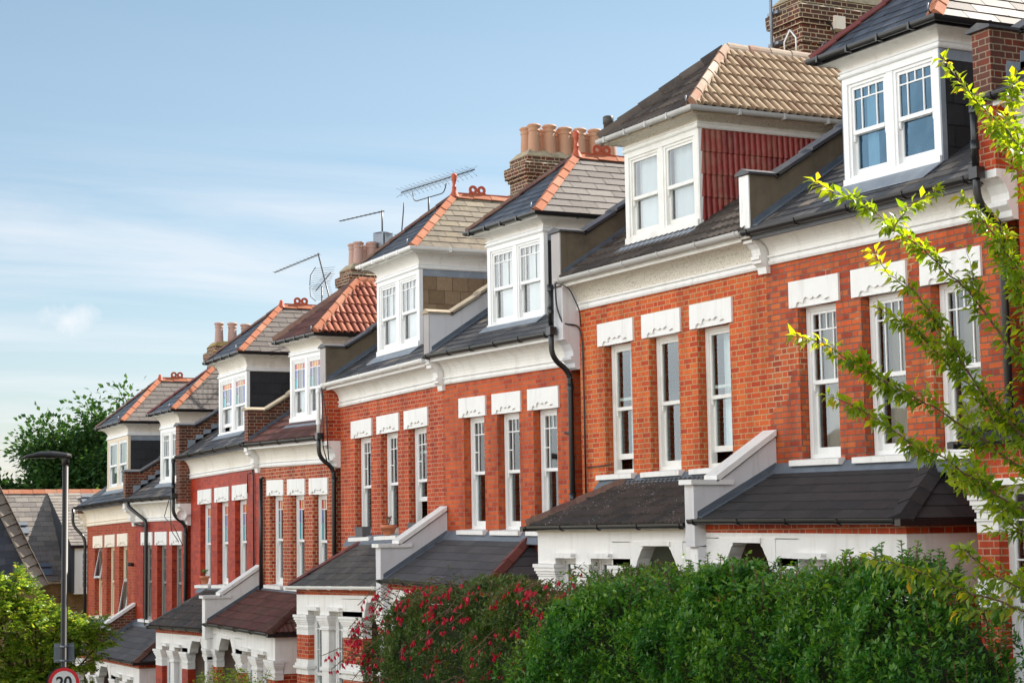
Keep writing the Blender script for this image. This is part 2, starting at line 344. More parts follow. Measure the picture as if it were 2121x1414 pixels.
uvmat('hip_terracotta', [(0, (0.40, 0.14, 0.075)), (0.5, (0.44, 0.175, 0.10)), (1, (0.46, 0.22, 0.135))], (0.75, 0.9), 0.15, lich=(0.45, 0.33, 0.22), lamt=0.12, nsc=9)
uvmat('hip_brown', [(0, (0.10, 0.042, 0.032)), (0.5, (0.13, 0.055, 0.04)), (1, (0.17, 0.075, 0.05))], (0.5, 0.75), 0.4, lich=(0.2, 0.15, 0.1), lamt=0.4, nsc=9)
uvmat('hip_grey', [(0, (0.32, 0.23, 0.16)), (0.5, (0.37, 0.28, 0.20)), (1, (0.42, 0.32, 0.23))], (0.7, 0.9), 0.3, lich=(0.46, 0.14, 0.08), lamt=0.45, nsc=3.0)
uvmat('verge_grey', [(0, (0.24, 0.20, 0.165)), (1, (0.34, 0.29, 0.24))], (0.7, 0.9), 0.3, lich=(0.2, 0.16, 0.12), lamt=0.4, nsc=5)
uvmat('hip_maroon', [(0, (0.11, 0.022, 0.016)), (1, (0.17, 0.035, 0.026))], (0.4, 0.6), 0.5)
uvmat('felt_tile', [(0, (0.026, 0.024, 0.025)), (0.5, (0.032, 0.030, 0.031)), (1, (0.042, 0.038, 0.038))], (0.6, 0.8), 0.35)
uvmat('felt_tile_grey', [(0, (0.045, 0.045, 0.05)), (0.5, (0.058, 0.057, 0.062)), (1, (0.075, 0.072, 0.076))], (0.55, 0.8), 0.4)
uvmat('slate_porch_old', [(0, (0.035, 0.032, 0.03)), (0.5, (0.052, 0.046, 0.042)), (1, (0.085, 0.078, 0.07))], (0.5, 0.8), 0.4, lich=(0.10, 0.09, 0.075), lamt=0.5, streak=(0.4, 0.38, 0.35))
leafmat('leaf_cherry', [(0, (0.045, 0.11, 0.014)), (0.4, (0.15, 0.25, 0.02)), (0.85, (0.30, 0.36, 0.025)), (1, (0.50, 0.32, 0.03))], 0.6, (2.4, 2.1, 0.5), 0.28, 0.7)
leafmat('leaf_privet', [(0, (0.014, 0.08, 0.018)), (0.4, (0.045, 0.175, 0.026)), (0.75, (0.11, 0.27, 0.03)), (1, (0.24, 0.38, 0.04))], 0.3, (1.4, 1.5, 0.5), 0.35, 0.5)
leafmat('leaf_fuchsia', [(0, (0.045, 0.095, 0.022)), (0.5, (0.085, 0.155, 0.035)), (0.85, (0.13, 0.18, 0.035)), (1, (0.16, 0.10, 0.04))], 0.3, (1.5, 1.4, 0.6), 0.45, 0.4)
leafmat('petal_fuchsia', [(0, (0.42, 0.006, 0.03)), (0.6, (0.60, 0.012, 0.05)), (1, (0.70, 0.03, 0.09))], 0.4, (1.6, 1.2, 1.3), 0.4, 0.4)
leafmat('leaf_rowan', [(0, (0.06, 0.15, 0.015)), (0.5, (0.16, 0.28, 0.03)), (0.85, (0.30, 0.37, 0.05)), (1, (0.40, 0.36, 0.08))], 0.5, (2.2, 2.0, 0.7), 0.35, 0.5)
leafmat('berry_rowan', [(0, (0.5, 0.06, 0.02)), (1, (0.6, 0.10, 0.03))], 0.1, (1, 1, 1), 0.4)
leafmat('leaf_oak', [(0, (0.022, 0.070, 0.022)), (0.5, (0.045, 0.11, 0.03)), (1, (0.09, 0.17, 0.04))], 0.3, (1.4, 1.5, 0.6), 0.6, 0.3)
leafmat('leaf_pot', [(0, (0.05, 0.18, 0.02)), (1, (0.12, 0.28, 0.03))], 0.35, (1.6, 1.6, 0.6))
leafmat('leaf_dry', [(0, (0.13, 0.07, 0.04)), (1, (0.25, 0.16, 0.08))], 0.2, (1.3, 1.2, 0.8))


# ------------------------------------------------------------------ mesh builder
class MB:
    def __init__(s):
        s.v = []; s.f = []; s.uv = []; s.sm = []

    def quad(s, pts, uv=None, smooth=False):
        i = len(s.v); s.v += [tuple(p) for p in pts]; s.f.append(tuple(range(i, i + len(pts)))); s.uv.append(uv or (0.5, 0.5)); s.sm.append(smooth)

    def box(s, x0, x1, y0, y1, z0, z1):
        if x0 > x1: x0, x1 = x1, x0
        if y0 > y1: y0, y1 = y1, y0
        if z0 > z1: z0, z1 = z1, z0
        i = len(s.v)
        s.v += [(x0, y0, z0), (x1, y0, z0), (x1, y1, z0), (x0, y1, z0), (x0, y0, z1), (x1, y0, z1), (x1, y1, z1), (x0, y1, z1)]
        for f in ((0, 3, 2, 1), (4, 5, 6, 7), (0, 1, 5, 4), (1, 2, 6, 5), (2, 3, 7, 6), (3, 0, 4, 7)):
            s.f.append(tuple(i + k for k in f)); s.uv.append((0.5, 0.5)); s.sm.append(False)
        return s

    def hexa(s, p):
        """8 corners, bottom ring then top ring"""
        i = len(s.v); s.v += [tuple(q) for q in p]
        for f in ((0, 3, 2, 1), (4, 5, 6, 7), (0, 1, 5, 4), (1, 2, 6, 5), (2, 3, 7, 6), (3, 0, 4, 7)):
            s.f.append(tuple(i + k for k in f)); s.uv.append((0.5, 0.5)); s.sm.append(False)
        return s

    def prism_x(s, prof, x0, x1):
        """closed profile of (y,z) extruded along x"""
        n = len(prof); i = len(s.v)
        s.v += [(x0, y, z) for y, z in prof] + [(x1, y, z) for y, z in prof]
        for k in range(n):
            a, b2 = k, (k + 1) % n
            s.f.append((i + a, i + b2, i + n + b2, i + n + a)); s.uv.append((0.5, 0.5)); s.sm.append(False)
        s.f.append(tuple(i + k for k in reversed(range(n)))); s.f.append(tuple(i + n + k for k in range(n)))
        s.uv += [(0.5, 0.5)] * 2; s.sm += [False] * 2
        return s

    def prism_y(s, prof, y0, y1):
        n = len(prof); i = len(s.v)
        s.v += [(x, y0, z) for x, z in prof] + [(x, y1, z) for x, z in prof]
        for k in range(n):
            a, b2 = k, (k + 1) % n
            s.f.append((i + a, i + b2, i + n + b2, i + n + a)); s.uv.append((0.5, 0.5)); s.sm.append(False)
        s.f.append(tuple(i + k for k in reversed(range(n)))); s.f.append(tuple(i + n + k for k in range(n)))
        s.uv += [(0.5, 0.5)] * 2; s.sm += [False] * 2
        return s

    def ring(s, prof, x0, x1, yf, yb):
        """profile of (offset, z) swept round left, front and right of a box"""
        for (o0, z0), (o1, z1) in zip(prof, prof[1:]):
            a = [(x0 - o0, yb, z0), (x0 - o0, yf - o0, z0), (x1 + o0, yf - o0, z0), (x1 + o0, yb, z0)]
            c = [(x0 - o1, yb, z1), (x0 - o1, yf - o1, z1), (x1 + o1, yf - o1, z1), (x1 + o1, yb, z1)]
            for k in range(3):
                s.quad([a[k], a[k + 1], c[k + 1], c[k]])
        return s

    def tube(s, pts, r, n=8, r2=None, caps=True):
        pts = [Vector(p) for p in pts]
        rs = r if isinstance(r, (list, tuple)) else [r + ((r2 if r2 is not None else r) - r) * k / max(1, len(pts) - 1) for k in range(len(pts))]
        i = len(s.v); ref = None
        for k, p in enumerate(pts):
            d = (pts[min(k + 1, len(pts) - 1)] - pts[max(k - 1, 0)]).normalized()
            if ref is None:
                ref = d.orthogonal().normalized()
            ref = (ref - d * ref.dot(d))
            ref = ref.normalized() if ref.length > 1e-6 else d.orthogonal().normalized()
            b2 = d.cross(ref)
            for j in range(n):
                a = 2 * math.pi * j / n
                s.v.append(tuple(p + (ref * math.cos(a) + b2 * math.sin(a)) * rs[k]))
        for k in range(len(pts) - 1):
            for j in range(n):
                q = (j + 1) % n
                s.f.append((i + k * n + j, i + k * n + q, i + (k + 1) * n + q, i + (k + 1) * n + j)); s.uv.append((0.5, 0.5)); s.sm.append(True)
        if caps:
            s.f.append(tuple(i + j for j in reversed(range(n)))); s.f.append(tuple(i + (len(pts) - 1) * n + j for j in range(n)))
            s.uv += [(0.5, 0.5)] * 2; s.sm += [False] * 2
        return s

    def lathe(s, c, prof, n=16):
        i = len(s.v)
        for r, z in prof:
            for j in range(n):
                a = 2 * math.pi * j / n; s.v.append((c[0] + r * math.cos(a), c[1] + r * math.sin(a), c[2] + z))
        for k in range(len(prof) - 1):
            for j in range(n):
                q = (j + 1) % n
                s.f.append((i + k * n + j, i + k * n + q, i + (k + 1) * n + q, i + (k + 1) * n + j)); s.uv.append((0.5, 0.5)); s.sm.append(True)
        s.f.append(tuple(i + (len(prof) - 1) * n + j for j in range(n))); s.uv.append((0.5, 0.5)); s.sm.append(False)
        return s

    def build(s, name, mat, parent=None, base=None, shear=None, kind=None):
        me = bpy.data.meshes.new(name)
        v = np.array(s.v, float).reshape(-1, 3)
        if shear is not None:
            v[:, 2] += shear[0] * (v[:, 0] - shear[1])
        if base is not None: v = v - np.array(base)
        me.from_pydata(v.tolist(), [], s.f)
        uvl = me.uv_layers.new(name='UVMap')
        cnt = np.array([len(f) for f in s.f]); uva = np.repeat(np.array(s.uv, float), cnt, axis=0)
        uvl.data.foreach_set('uv', uva.ravel())
        me.polygons.foreach_set('use_smooth', s.sm)
        me.materials.append(MATS[mat]); me.update()
        o = bpy.data.objects.new(name, me); COL.objects.link(o)
        if parent is not None: o.parent = parent
        if kind: o['kind'] = kind
        return o


def thing(name, label, cat, loc, group=None):
    o = bpy.data.objects.new(name, None); COL.objects.link(o); o.location = loc
    o['label'] = label; o['category'] = cat
    if group: o['group'] = group
    o.empty_display_size = 0.3
    return o


def tag(o, label, cat, group=None):
    o['label'] = label; o['category'] = cat
    if group: o['group'] = group
    return o


# ------------------------------------------------------------------ roof covering
def slope(mb, O, U, V, vmax, umin, umax, kind='slate', gauge=0.19, wid=0.3, t=0.012, under=None, seed=0):
    rg = random.Random(seed)
    O, U, V = Vector(O), Vector(U).normalized(), Vector(V).normalized(); Nn = U.cross(V).normalized()
    if Nn.z < 0: Nn = -Nn
    P = lambda u, v, h: O + U * u + V * v + Nn * h
    if under is not None:
        under.quad([P(umin(0), 0, -.006), P(umax(0), 0, -.006), P(umax(vmax), vmax, -.006), P(umin(vmax), vmax, -.006)])
    nrow = max(1, int(math.ceil(vmax / gauge - 1e-6)))
    for r in range(nrow):
        v0, v1 = r * gauge, min((r + 1) * gauge, vmax)
        a0, b0, a1, b1 = umin(v0), umax(v0), umin(v1), umax(v1)
        lo, hi = min(a0, a1), max(b0, b1)
        if hi - lo < 0.02: continue
        cl = lambda u, a, b2: min(max(u, a), b2)
        if kind in ('slate', 'felt'):
            off = (r % 2) * wid / 2
            k0 = int(math.floor((lo - off) / wid)); k1 = int(math.ceil((hi - off) / wid))
            gap = 0.005 if kind == 'slate' else 0.003
            for k in range(k0, k1):
                u0, u1 = off + k * wid + gap, off + (k + 1) * wid - gap
                c0, c1, d0, d1 = cl(u0, a0, b0), cl(u1, a0, b0), cl(u0, a1, b1), cl(u1, a1, b1)
                if c1 - c0 < 0.004 and d1 - d0 < 0.004: continue
                uv = (rg.random(), rg.random()); j = [rg.uniform(-.003, .003) for _ in range(2)] if kind == 'slate' else [0, 0]
                dv = rg.uniform(-0.006, 0.006) if kind == 'slate' else 0
                mb.quad([P(c0, v0 + dv, t + j[0]), P(c1, v0 + dv, t + j[1]), P(d1, v1, 0), P(d0, v1, 0)], uv)
                mb.quad([P(c0, v0 + dv, -.004), P(c1, v0 + dv, -.004), P(c1, v0 + dv, t + j[1]), P(c0, v0 + dv, t + j[0])], uv)
        else:
            # rolled tiles: list of (fraction of tile width, height)
            if kind == 'roll': prof = [(0, -.012), (.02, .052), (.10, .06), (.26, .045), (.40, .012), (.46, -.012), (.5, -.012), (.52, .052), (.60, .06), (.76, .045), (.90, .012), (.96, -.012)]; t = .028
            elif kind == 'pan': prof = [(0, .0), (.15, .03), (.3, .038), (.45, .03), (.6, .004), (.8, 0)]
            elif kind == 'small': prof = [(0, 0), (.25, .022), (.5, 0), (.75, .022)]; t = .024
            k0 = int(math.floor(lo / wid)) - 1; k1 = int(math.ceil(hi / wid)) + 1
            us = [(k * wid + f * wid, h, k) for k in range(k0, k1) for f, h in prof]
            rnds = {k: (rg.random(), rg.random()) for k in range(k0 - 1, k1 + 1)}
            for (ua, ha, ka), (ub, hb, kb) in zip(us, us[1:]):
                if ub < lo or ua > hi: continue
                c0, c1, d0, d1 = cl(ua, a0, b0), cl(ub, a0, b0), cl(ua, a1, b1), cl(ub, a1, b1)
                if c1 - c0 < 1e-4 and d1 - d0 < 1e-4: continue
                mb.quad([P(c0, v0, t + ha), P(c1, v0, t + hb), P(d1, v1, hb), P(d0, v1, ha)], rnds[ka])
                mb.quad([P(c0, v0, ha * 0.9 - .01), P(c1, v0, hb * 0.9 - .01), P(c1, v0, t + hb), P(c0, v0, t + ha)], (0.0, 0.9))
    return Nn


def hip_tiles(mb, p, q, n1, n2, w=0.12, h=0.045, seg=0.33, rnd=False, seed=0, thick=0.02):
    rg = random.Random(seed)
    p, q = Vector(p), Vector(q); d = (q - p); L = d.length; d.normalize()
    s1 = d.cross(n1).normalized(); s2 = d.cross(n2).normalized()
    up = (n1 + n2).normalized()
    if s1.dot(n2) > 0: s1 = -s1
    if s2.dot(n1) > 0: s2 = -s2
    n = max(1, round(L / seg)); sl = L / n
    for k in range(n):
        uv = (rg.random(), rg.random())
        sec = []
        if rnd:
            for j in range(9):
                a = math.pi * j / 8
                side = s1 if j < 4 else s2
                hh = math.sin(a) * (h + w * 0.38)
                ww = abs(math.cos(a)) * w
                sec.append(side * ww + up * hh)
        else:
            sec = [s1 * w + n1 * 0.004, s1 * w + n1 * (thick + .004), up * h, s2 * w + n2 * (thick + .004), s2 * w + n2 * 0.004]
        j1, j2 = rg.uniform(-.004, .004), rg.uniform(-.004, .004)
        A = p + d * (k * sl - 0.015 + (0.004 if k else 0)); B = p + d * ((k + 1) * sl - 0.01)
        a = [A + x * 1.03 + up * (0.007 + j1) for x in sec]; b = [B + x + up * (j2 - .004) for x in sec]
        for i in range(len(sec) - 1):
            mb.quad([a[i], a[i + 1], b[i + 1], b[i]], uv, smooth=rnd)
        mb.quad(a, uv); mb.quad(list(reversed(b)), uv)


# ------------------------------------------------------------------ sash windows
def sash(H, owner, x0, x1, z0, z1, y, style='grid', fmat='white_wood', gmat='glass', curtain=None, ow=0.06, lift=0.0, partname='window', cd=0.12, mid=0.5):
    """box frame + two sashes; y is the outer face. owner mesh gets frame, children panes and curtain"""
    fr = MB()
    fr.box(x0, x0 + ow, y, y + .1, z0, z1); fr.box(x1 - ow, x1, y, y + .1, z0, z1)
    fr.box(x0 + ow, x1 - ow, y, y + .1, z1 - ow * .8, z1); fr.box(x0 + ow, x1 - ow, y, y + .1, z0, z0 + ow * .7)
    X0, X1, Z0, Z1 = x0 + ow, x1 - ow, z0 + ow * .7, z1 - ow * .8
    zm = Z0 + (Z1 - Z0) * mid; st = 0.042
    ya = y + .018; yb = y + .058
    # top sash
    fr.box(X0, X0 + st, ya, ya + .035, zm - .02, Z1); fr.box(X1 - st, X1, ya, ya + .035, zm - .02, Z1)
    fr.box(X0 + st, X1 - st, ya, ya + .035, Z1 - st, Z1); fr.box(X0 + st, X1 - st, ya - .004, ya + .035, zm - .025, zm + .03)
    # bottom sash
    lz = Z0 + lift
    fr.box(X0, X0 + st, yb, yb + .035, lz, zm); fr.box(X1 - st, X1, yb, yb + .035, lz, zm)
    fr.box(X0 + st, X1 - st, yb, yb + .035, lz, lz + .085)
    fr.box(X0 + st, X1 - st, yb, yb + .035, zm - .03 + lift, zm + .015 + lift)
    # sash horns
    for hx in (X0 + .003, X1 - st + .003):
        fr.prism_x([(ya + .002, zm - .025), (ya + .002, zm - .09), (ya + .014, zm - .115), (ya + .032, zm - .115), (ya + .032, zm - .025)], hx, hx + st - .006)
    px0, px1, pz0, pz1 = X0 + st, X1 - st, zm + .03, Z1 - st
    wv = px1 - px0; bar = .018
    cells = []
    if style in ('grid', 'stained', 'gridside'):
        zb = pz1 - (pz1 - pz0) * 0.24
        xs = [px0, px0 + wv * .25, px1 - wv * .25, px1]
        if wv < 0.35: xs = [px0, px0 + wv * .33, px1 - wv * .33, px1]
        for xx in xs[1:3]: fr.box(xx - bar / 2, xx + bar / 2, ya + .004, ya + .03, pz0, pz1)
        if wv >= 0.45: fr.box((px0 + px1) / 2 - bar / 2, (px0 + px1) / 2 + bar / 2, ya + .004, ya + .03, zb, pz1)
        fr.box(px0, px1, ya + .006, ya + .028, zb - bar / 2, zb + bar / 2)
        if style == 'gridside':
            zc = pz0 + (zb - pz0) * 0.52
            fr.box(px0, xs[1], ya + .006, ya + .028, zc - bar / 2, zc + bar / 2)
            fr.box(xs[2], px1, ya + .006, ya + .028, zc - bar / 2, zc + bar / 2)
    o = fr.build(partname, fmat, owner, H.get('base'), H.get('shear'))
    if style == 'stained':
        zc = pz0 + (zb - pz0) * 0.55
        lst = [(xs[0], xs[1], zb, pz1, 'pane_red'), (xs[1], xs[2], zb, pz1, 'pane_amber'), (xs[0], xs[1], zc, zb, 'pane_blue'), (xs[0], xs[1], pz0, zc, 'pane_teal'), (xs[2], xs[3], zb, pz1, 'pane_red'), (xs[2], xs[3], pz0, zb, 'pane_blue')]
        for a, b2, c, d, mm in lst:
            MB().box(a + .012, b2 - .012, ya + .012, ya + .018, c + .012, d - .012).build('coloured_pane', mm, o if o.parent is None or o.parent.parent is None else owner, H.get('base'), H.get('shear'))
    gp = o if (owner.parent is None) else owner
    g = MB(); g.quad([(px0, ya + .02, pz0), (px1, ya + .02, pz0), (px1, ya + .02, pz1), (px0, ya + .02, pz1)])
    g.quad([(px0, yb + .02, lz + .085), (px1, yb + .02, lz + .085), (px1, yb + .02, zm), (px0, yb + .02, zm)])
    g.build('glass_pane', gmat, gp, H.get('base'), H.get('shear'))
    if style == 'frostgrid':
        pass
    if curtain:
        cm, a, b2 = curtain[:3]
        top = curtain[3] if len(curtain) > 3 else 0.0
        c = MB(); n = max(4, int((b2 - a) * (X1 - X0) / .035)); yy = y + .10 + cd
        ps = []
        for k in range(n + 1):
            xx = X0 + (X1 - X0) * (a + (b2 - a) * k / n); ps.append((xx, yy + .016 * math.sin(k * 2.1) + .01 * math.sin(k * 0.9)))
        zt = Z1; zb2 = Z0 + (Z1 - Z0) * top
        for (xa, y1_), (xb, y2_) in zip(ps, ps[1:]):
            c.quad([(xa, y1_, zb2), (xb, y2_, zb2), (xb, y2_, zt), (xa, y1_, zt)], smooth=True)
        c.build('curtain', cm, gp, H.get('base'), H.get('shear'))
    return o


# ------------------------------------------------------------------ ground
GX = [(40, 0.8), (0, -1.55), (-21, -3.25), (-31, -4.1), (-41.5, -5.2), (-52, -6.3), (-70, -7.9), (-130, -11), (-700, -14)]


def gz(x):
    for (xa, za), (xb, zb) in zip(GX, GX[1:]):
        if xa >= x >= xb: return za + (zb - za) * (xa - x) / (xa - xb)
    return GX[0][1] if x > 40 else GX[-1][1]


def strip(name, mat, y0, y1, dz, xs=None, kind='structure'):
    mb = MB(); xs = xs or [400, 40, 0, -10, -21, -31, -41.5, -52, -70, -130, -700]
    for a, b2 in zip(xs, xs[1:]):
        mb.quad([(b2, y0, gz(b2) + dz), (a, y0, gz(a) + dz), (a, y1, gz(a) + dz), (b2, y1, gz(b2) + dz)])
    o = mb.build(name, mat); o['kind'] = kind
    return o


strip('ground', 'earth', -400, 700, -0.16)
strip('road', 'asphalt', -12.9, -6.3, -0.12)
for nm, a, b2 in (('pavement', -6.3, -4.75), ('pavement', -15.6, -12.9)):
    mb = MB(); xs = [40, 0, -10, -21, -31, -41.5, -52, -64]
    for p, q in zip(xs, xs[1:]):
        mb.hexa([(q, a, gz(q) - .14), (p, a, gz(p) - .14), (p, b2, gz(p) - .14), (q, b2, gz(q) - .14), (q, a, gz(q)), (p, a, gz(p)), (p, b2, gz(p)), (q, b2, gz(q))])
    o = mb.build(nm, 'paving'); o['kind'] = 'structure'
mb = MB()
for k in range(16):
    x = 20 - k * 5.5
    mb.quad([(x - 2, -9.65, gz(x - 2) - .114), (x, -9.65, gz(x) - .114), (x, -9.55, gz(x) - .114), (x - 2, -9.55, gz(x - 2) - .114)])
o = mb.build('road_marking', 'road_paint'); o['kind'] = 'structure'

# ------------------------------------------------------------------ terraced houses
T35 = math.tan(math.radians(33.4))
MID = {}
HOUSES = [
    # key, left bound, right bound, zm (moulding underside), zg (gutter top), lintel z, window1 x, dormer x0,x1, sill z, head z, gutter z, apex z, tilt, side
    dict(k='A', bl=-16.00, br=-10.8, zm=4.32, zg=4.82, zl=4.05, wx=-15.40, d=(-14.5, -12.4, 5.25, 6.65, 6.92, 8.2), tilt=0.0, side='L'),
    dict(k='B', bl=-20.95, br=-16.30, zm=3.52, zg=3.98, zl=3.235, wx=-20.41, d=(-19.44, -17.53, 4.40, 5.80, 6.10, 7.46), tilt=-0.012, side='R'),
    dict(k='C', bl=-26.18, br=-20.95, zm=3.52, zg=4.02, zl=3.233, wx=-25.56, d=(-25.02, -22.93, 4.46, 5.88, 6.13, 7.42), tilt=-0.002, side='L'),
    dict(k='D', bl=-31.38, br=-26.48, zm=2.70, zg=3.24, zl=2.405, wx=-30.67, d=(-29.92, -27.80, 3.60, 5.08, 5.38, 6.66), tilt=-0.014, side='R'),
    dict(k='E', bl=-36.46, br=-31.38, zm=2.69, zg=3.18, zl=2.347, wx=-35.82, d=(-34.99, -32.93, 3.63, 5.10, 5.48, 6.80), tilt=0.0155, side='L'),
    dict(k='F', bl=-41.53, br=-36.76, zm=1.55, zg=2.10, zl=1.255, wx=-40.93, d=(-40.05, -38.07, 2.56, 4.02, 4.38, 5.68), tilt=-0.016, side='R'),
    dict(k='G', bl=-46.72, br=-41.53, zm=1.54, zg=2.13, zl=1.220, wx=-46.08, d=(-45.15, -43.06, 2.50, 3.96, 4.40, 5.71), tilt=0.015, side='L'),
    dict(k='H', bl=-51.87, br=-47.02, zm=0.46, zg=1.08, zl=0.177, wx=-51.20, d=(-50.20, -48.50, 1.48, 2.95, 3.39, 4.66), tilt=0.0, side='R'),
    dict(k='I', bl=-57.10, br=-51.87, zm=0.44, zg=1.04, zl=0.130, wx=-56.35, d=(-55.70, -53.48, 1.46, 2.96, 3.35, 4.71), tilt=0.018, side='L'),
]
STY = {
    'A': dict(brick='brick_orange', cove='stucco_clean', gut='black_plastic', fas='white_paint', roof=('slate', 'slate_street'), dr=('slate', 'slate_sunlit', 'slate_blue'), hip='hip_terracotta', hip_shade='hip_brown', cheek=('slate', 'slate_cheek_black'), par='brick', frame='white_wood', lint='white_paint', win='grid', dwin='grid', dcurt=None, dg='glass_sky_tint', dgut='black_plastic', hiprnd=False, porch=('felt', 'felt_tile'), pgut='black_plastic', wall='brick_red_tan', soldier=True, pw='white_paint',
              label='house at the right edge of the photo, mostly cut off, with a brick parapet'),
    'B': dict(brick='brick_grey_pointing', cove='stucco_clean', gut='black_plastic', fas='grey_board', roof=('slate', 'slate_street'), dr=('slate', 'slate_sunlit', 'slate_blue'), hip='hip_terracotta', hip_shade='hip_maroon', cheek=('slate', 'slate_cheek_black'), par='render_dark', parfront='white_paint', frame='white_wood', lint='white_paint', win='grid', dwin='grid', dcurt=('white_blind', .18, .52), dg='glass_sky_tint', dgut='black_plastic', hiprnd=False, porch=('felt', 'felt_tile'), pgut='black_plastic', wall='white_paint', soldier=True, pw='white_paint', wcurt=('beige_curtain', .0, .95),
              label='orange brick house behind the cherry branches, grey pointing, dormer panes tinted blue like reflected sky'),
    'C': dict(brick='brick_tan_pointing', cove='pebbledash', gut='grey_plastic', fas='worn_white_wood', roof=('small', 'tile_concrete_shade'), dr=('roll', 'tile_concrete', 'tile_concrete_shade'), hip='hip_grey', hip_shade='tile_concrete_shade', cheek=('pan', 'tile_cheek_red'), par='render_dark', parfront='render_grey', frame='worn_white_wood', lint='white_paint', win='plain', dwin='plain', dcurt=('net_curtain', .0, 1), dg='glass_bright', dgut='grey_plastic', hiprnd=True, porch=('small', 'tile_porch_black'), pgut='black_plastic', wall='white_paint', soldier=False, pw='white_paint', wcurt=('net_curtain', .3, 1),
              label='house with cream rolled concrete tiles, pebbledash cove and dark red dormer side'),
    'D': dict(brick='brick_orange', cove='stucco_clean', gut='black_plastic', fas='white_wood', roof=('slate', 'slate_street'), dr=('slate', 'slate_sunlit', 'slate_blue'), hip='hip_terracotta', hip_shade='hip_brown', cheek=('slate', 'slate_cheek_black'), par='render_shade_lilac', parfront='render_grey', frame='white_wood', lint='white_paint', win='gridside', dwin='grid', dcurt=('white_blind', .12, 1), dg='glass_bright', dgut='black_plastic', hiprnd=False, porch=('felt', 'felt_tile_grey'), pgut='black_plastic', wall='white_paint', soldier=True, pw='white_paint', wcurt=('net_curtain', .4, 1),
              label='orange brick house with smooth grey slates and a ball finial beside the many-potted chimney'),
    'E': dict(brick='brick_red_tan', cove='stucco_clean', gut='white_plastic', fas='white_wood', roof=('slate', 'slate_street'), dr=('slate', 'slate_lichen', 'slate_blue'), hip='hip_terracotta', hip_shade='hip_brown', cheek=('slate', 'slate_cheek_brown'), par='render_dark', parfront='render_grey', frame='white_wood', lint='white_paint', win='gridside', dwin='grid', dcurt=('white_blind', .1, 1), dg='glass_bright', dgut='white_plastic', hiprnd=False, porch=('slate', 'slate_porch_old'), pgut='white_plastic', wall='white_paint', soldier=True, pw='white_paint', wcurt=('net_curtain', .4, 1),
              label='house with brown slate-hung dormer side, white gutters and planters on its sills'),
    'F': dict(brick='brick_red_far', cove='stucco_white', gut='black_plastic', fas='white_wood', roof=('small', 'tile_maroon_shade'), dr=('roll', 'tile_red', 'tile_maroon_shade'), hip='hip_terracotta', hip_shade='hip_brown', cheek=('slate', 'slate_cheek_black'), par='brick', frame='white_wood', lint='white_paint', win='stained', dwin='stained', dcurt=('net_curtain', .1, 1), dg='glass_bright', dgut='black_plastic', hiprnd=True, porch=('small', 'tile_maroon_shade'), pgut='black_plastic', wall='white_paint', soldier=False, pw='white_paint', wcurt=('net_curtain', 0, 1),
              label='house with bright orange rolled tiles on its dormer roof and rounded hips'),
    'G': dict(brick='brick_painted', cove='stucco_white', gut='black_plastic', fas='grey_board', roof=('slate', 'slate_street'), dr=('slate', 'slate_sunlit', 'slate_blue'), hip='hip_terracotta', hip_shade='hip_brown', cheek=('slate', 'slate_cheek_black'), par='brick', step=True, frame='white_wood', lint='white_paint', win='stained', dwin='stained', dcurt=('white_blind', .2, .95), dg='glass_bright', dgut='black_plastic', hiprnd=False, porch=('small', 'tile_porch_black'), pgut='black_plastic', wall='white_paint', soldier=True, pw='white_paint', wcurt=('net_curtain', .2, 1),
              label='red painted brick house with black dormer side and a small green plant on its sill'),
    'H': dict(brick='brick_painted_dull', cove='stucco_white', gut='black_plastic', fas='white_wood', roof=('slate', 'slate_street'), dr=('slate', 'slate_sunlit', 'slate_blue'), hip='hip_terracotta', hip_shade='hip_maroon', cheek=('slate', 'slate_cheek_black'), par='brick', step=True, frame='white_wood', lint='white_paint', win='gridside', wframe='grey_wood', dwin='grid', dcurt=('green_curtain', .0, .5), dg='glass', dgut='black_plastic', hiprnd=False, porch=('felt', 'felt_tile_grey'), pgut='black_plastic', wall='white_paint', soldier=True, pw='brick', wcurt=None,
              label='house with dark framed windows and a black drainpipe running down between them'),
    'I': dict(brick='brick_brown_pointing', cove='stucco_cream', gut='black_plastic', fas='grey_board', roof=('slate', 'slate_street'), dr=('slate', 'slate_sunlit', 'slate_blue'), hip='hip_terracotta', hip_shade='hip_brown', cheek=('slate', 'slate_cheek_black'), par='brick', frame='cream_wood', lint='stucco_cream', win='plain', dwin='plain', dcurt=('green_curtain', .0, 1), dg='glass', dgut='black_plastic', hiprnd=False, porch=('felt', 'felt_tile_grey'), pgut='black_plastic', wall='white_paint', soldier=True, pw='white_paint', wcurt=('green_curtain', 0, 1),
              label='cream trimmed house at the far left end of the terrace beside the lamp'),
}


def scallop(x0, x1, z0, z1):
    """outline of a lintel slab with an ogee cut along its foot"""
    wv = x1 - x0; q = []
    for f, h in ((0, 0), (.14, 0), (.155, .14), (.19, .2), (.24, .17), (.29, .13), (.305, .27), (.34, .34), (.38, .31), (.42, .24), (.46, .25), (.5, .31), (.53, .25), (.57, .24), (.61, .31), (.65, .34), (.69, .27), (.71, .13), (.76, .17), (.81, .2), (.845, .14), (.86, 0), (1, 0)):
        q.append((x0 + wv * f, z0 + (z1 - z0) * h))
    return q + [(x1, z1), (x0, z1)]


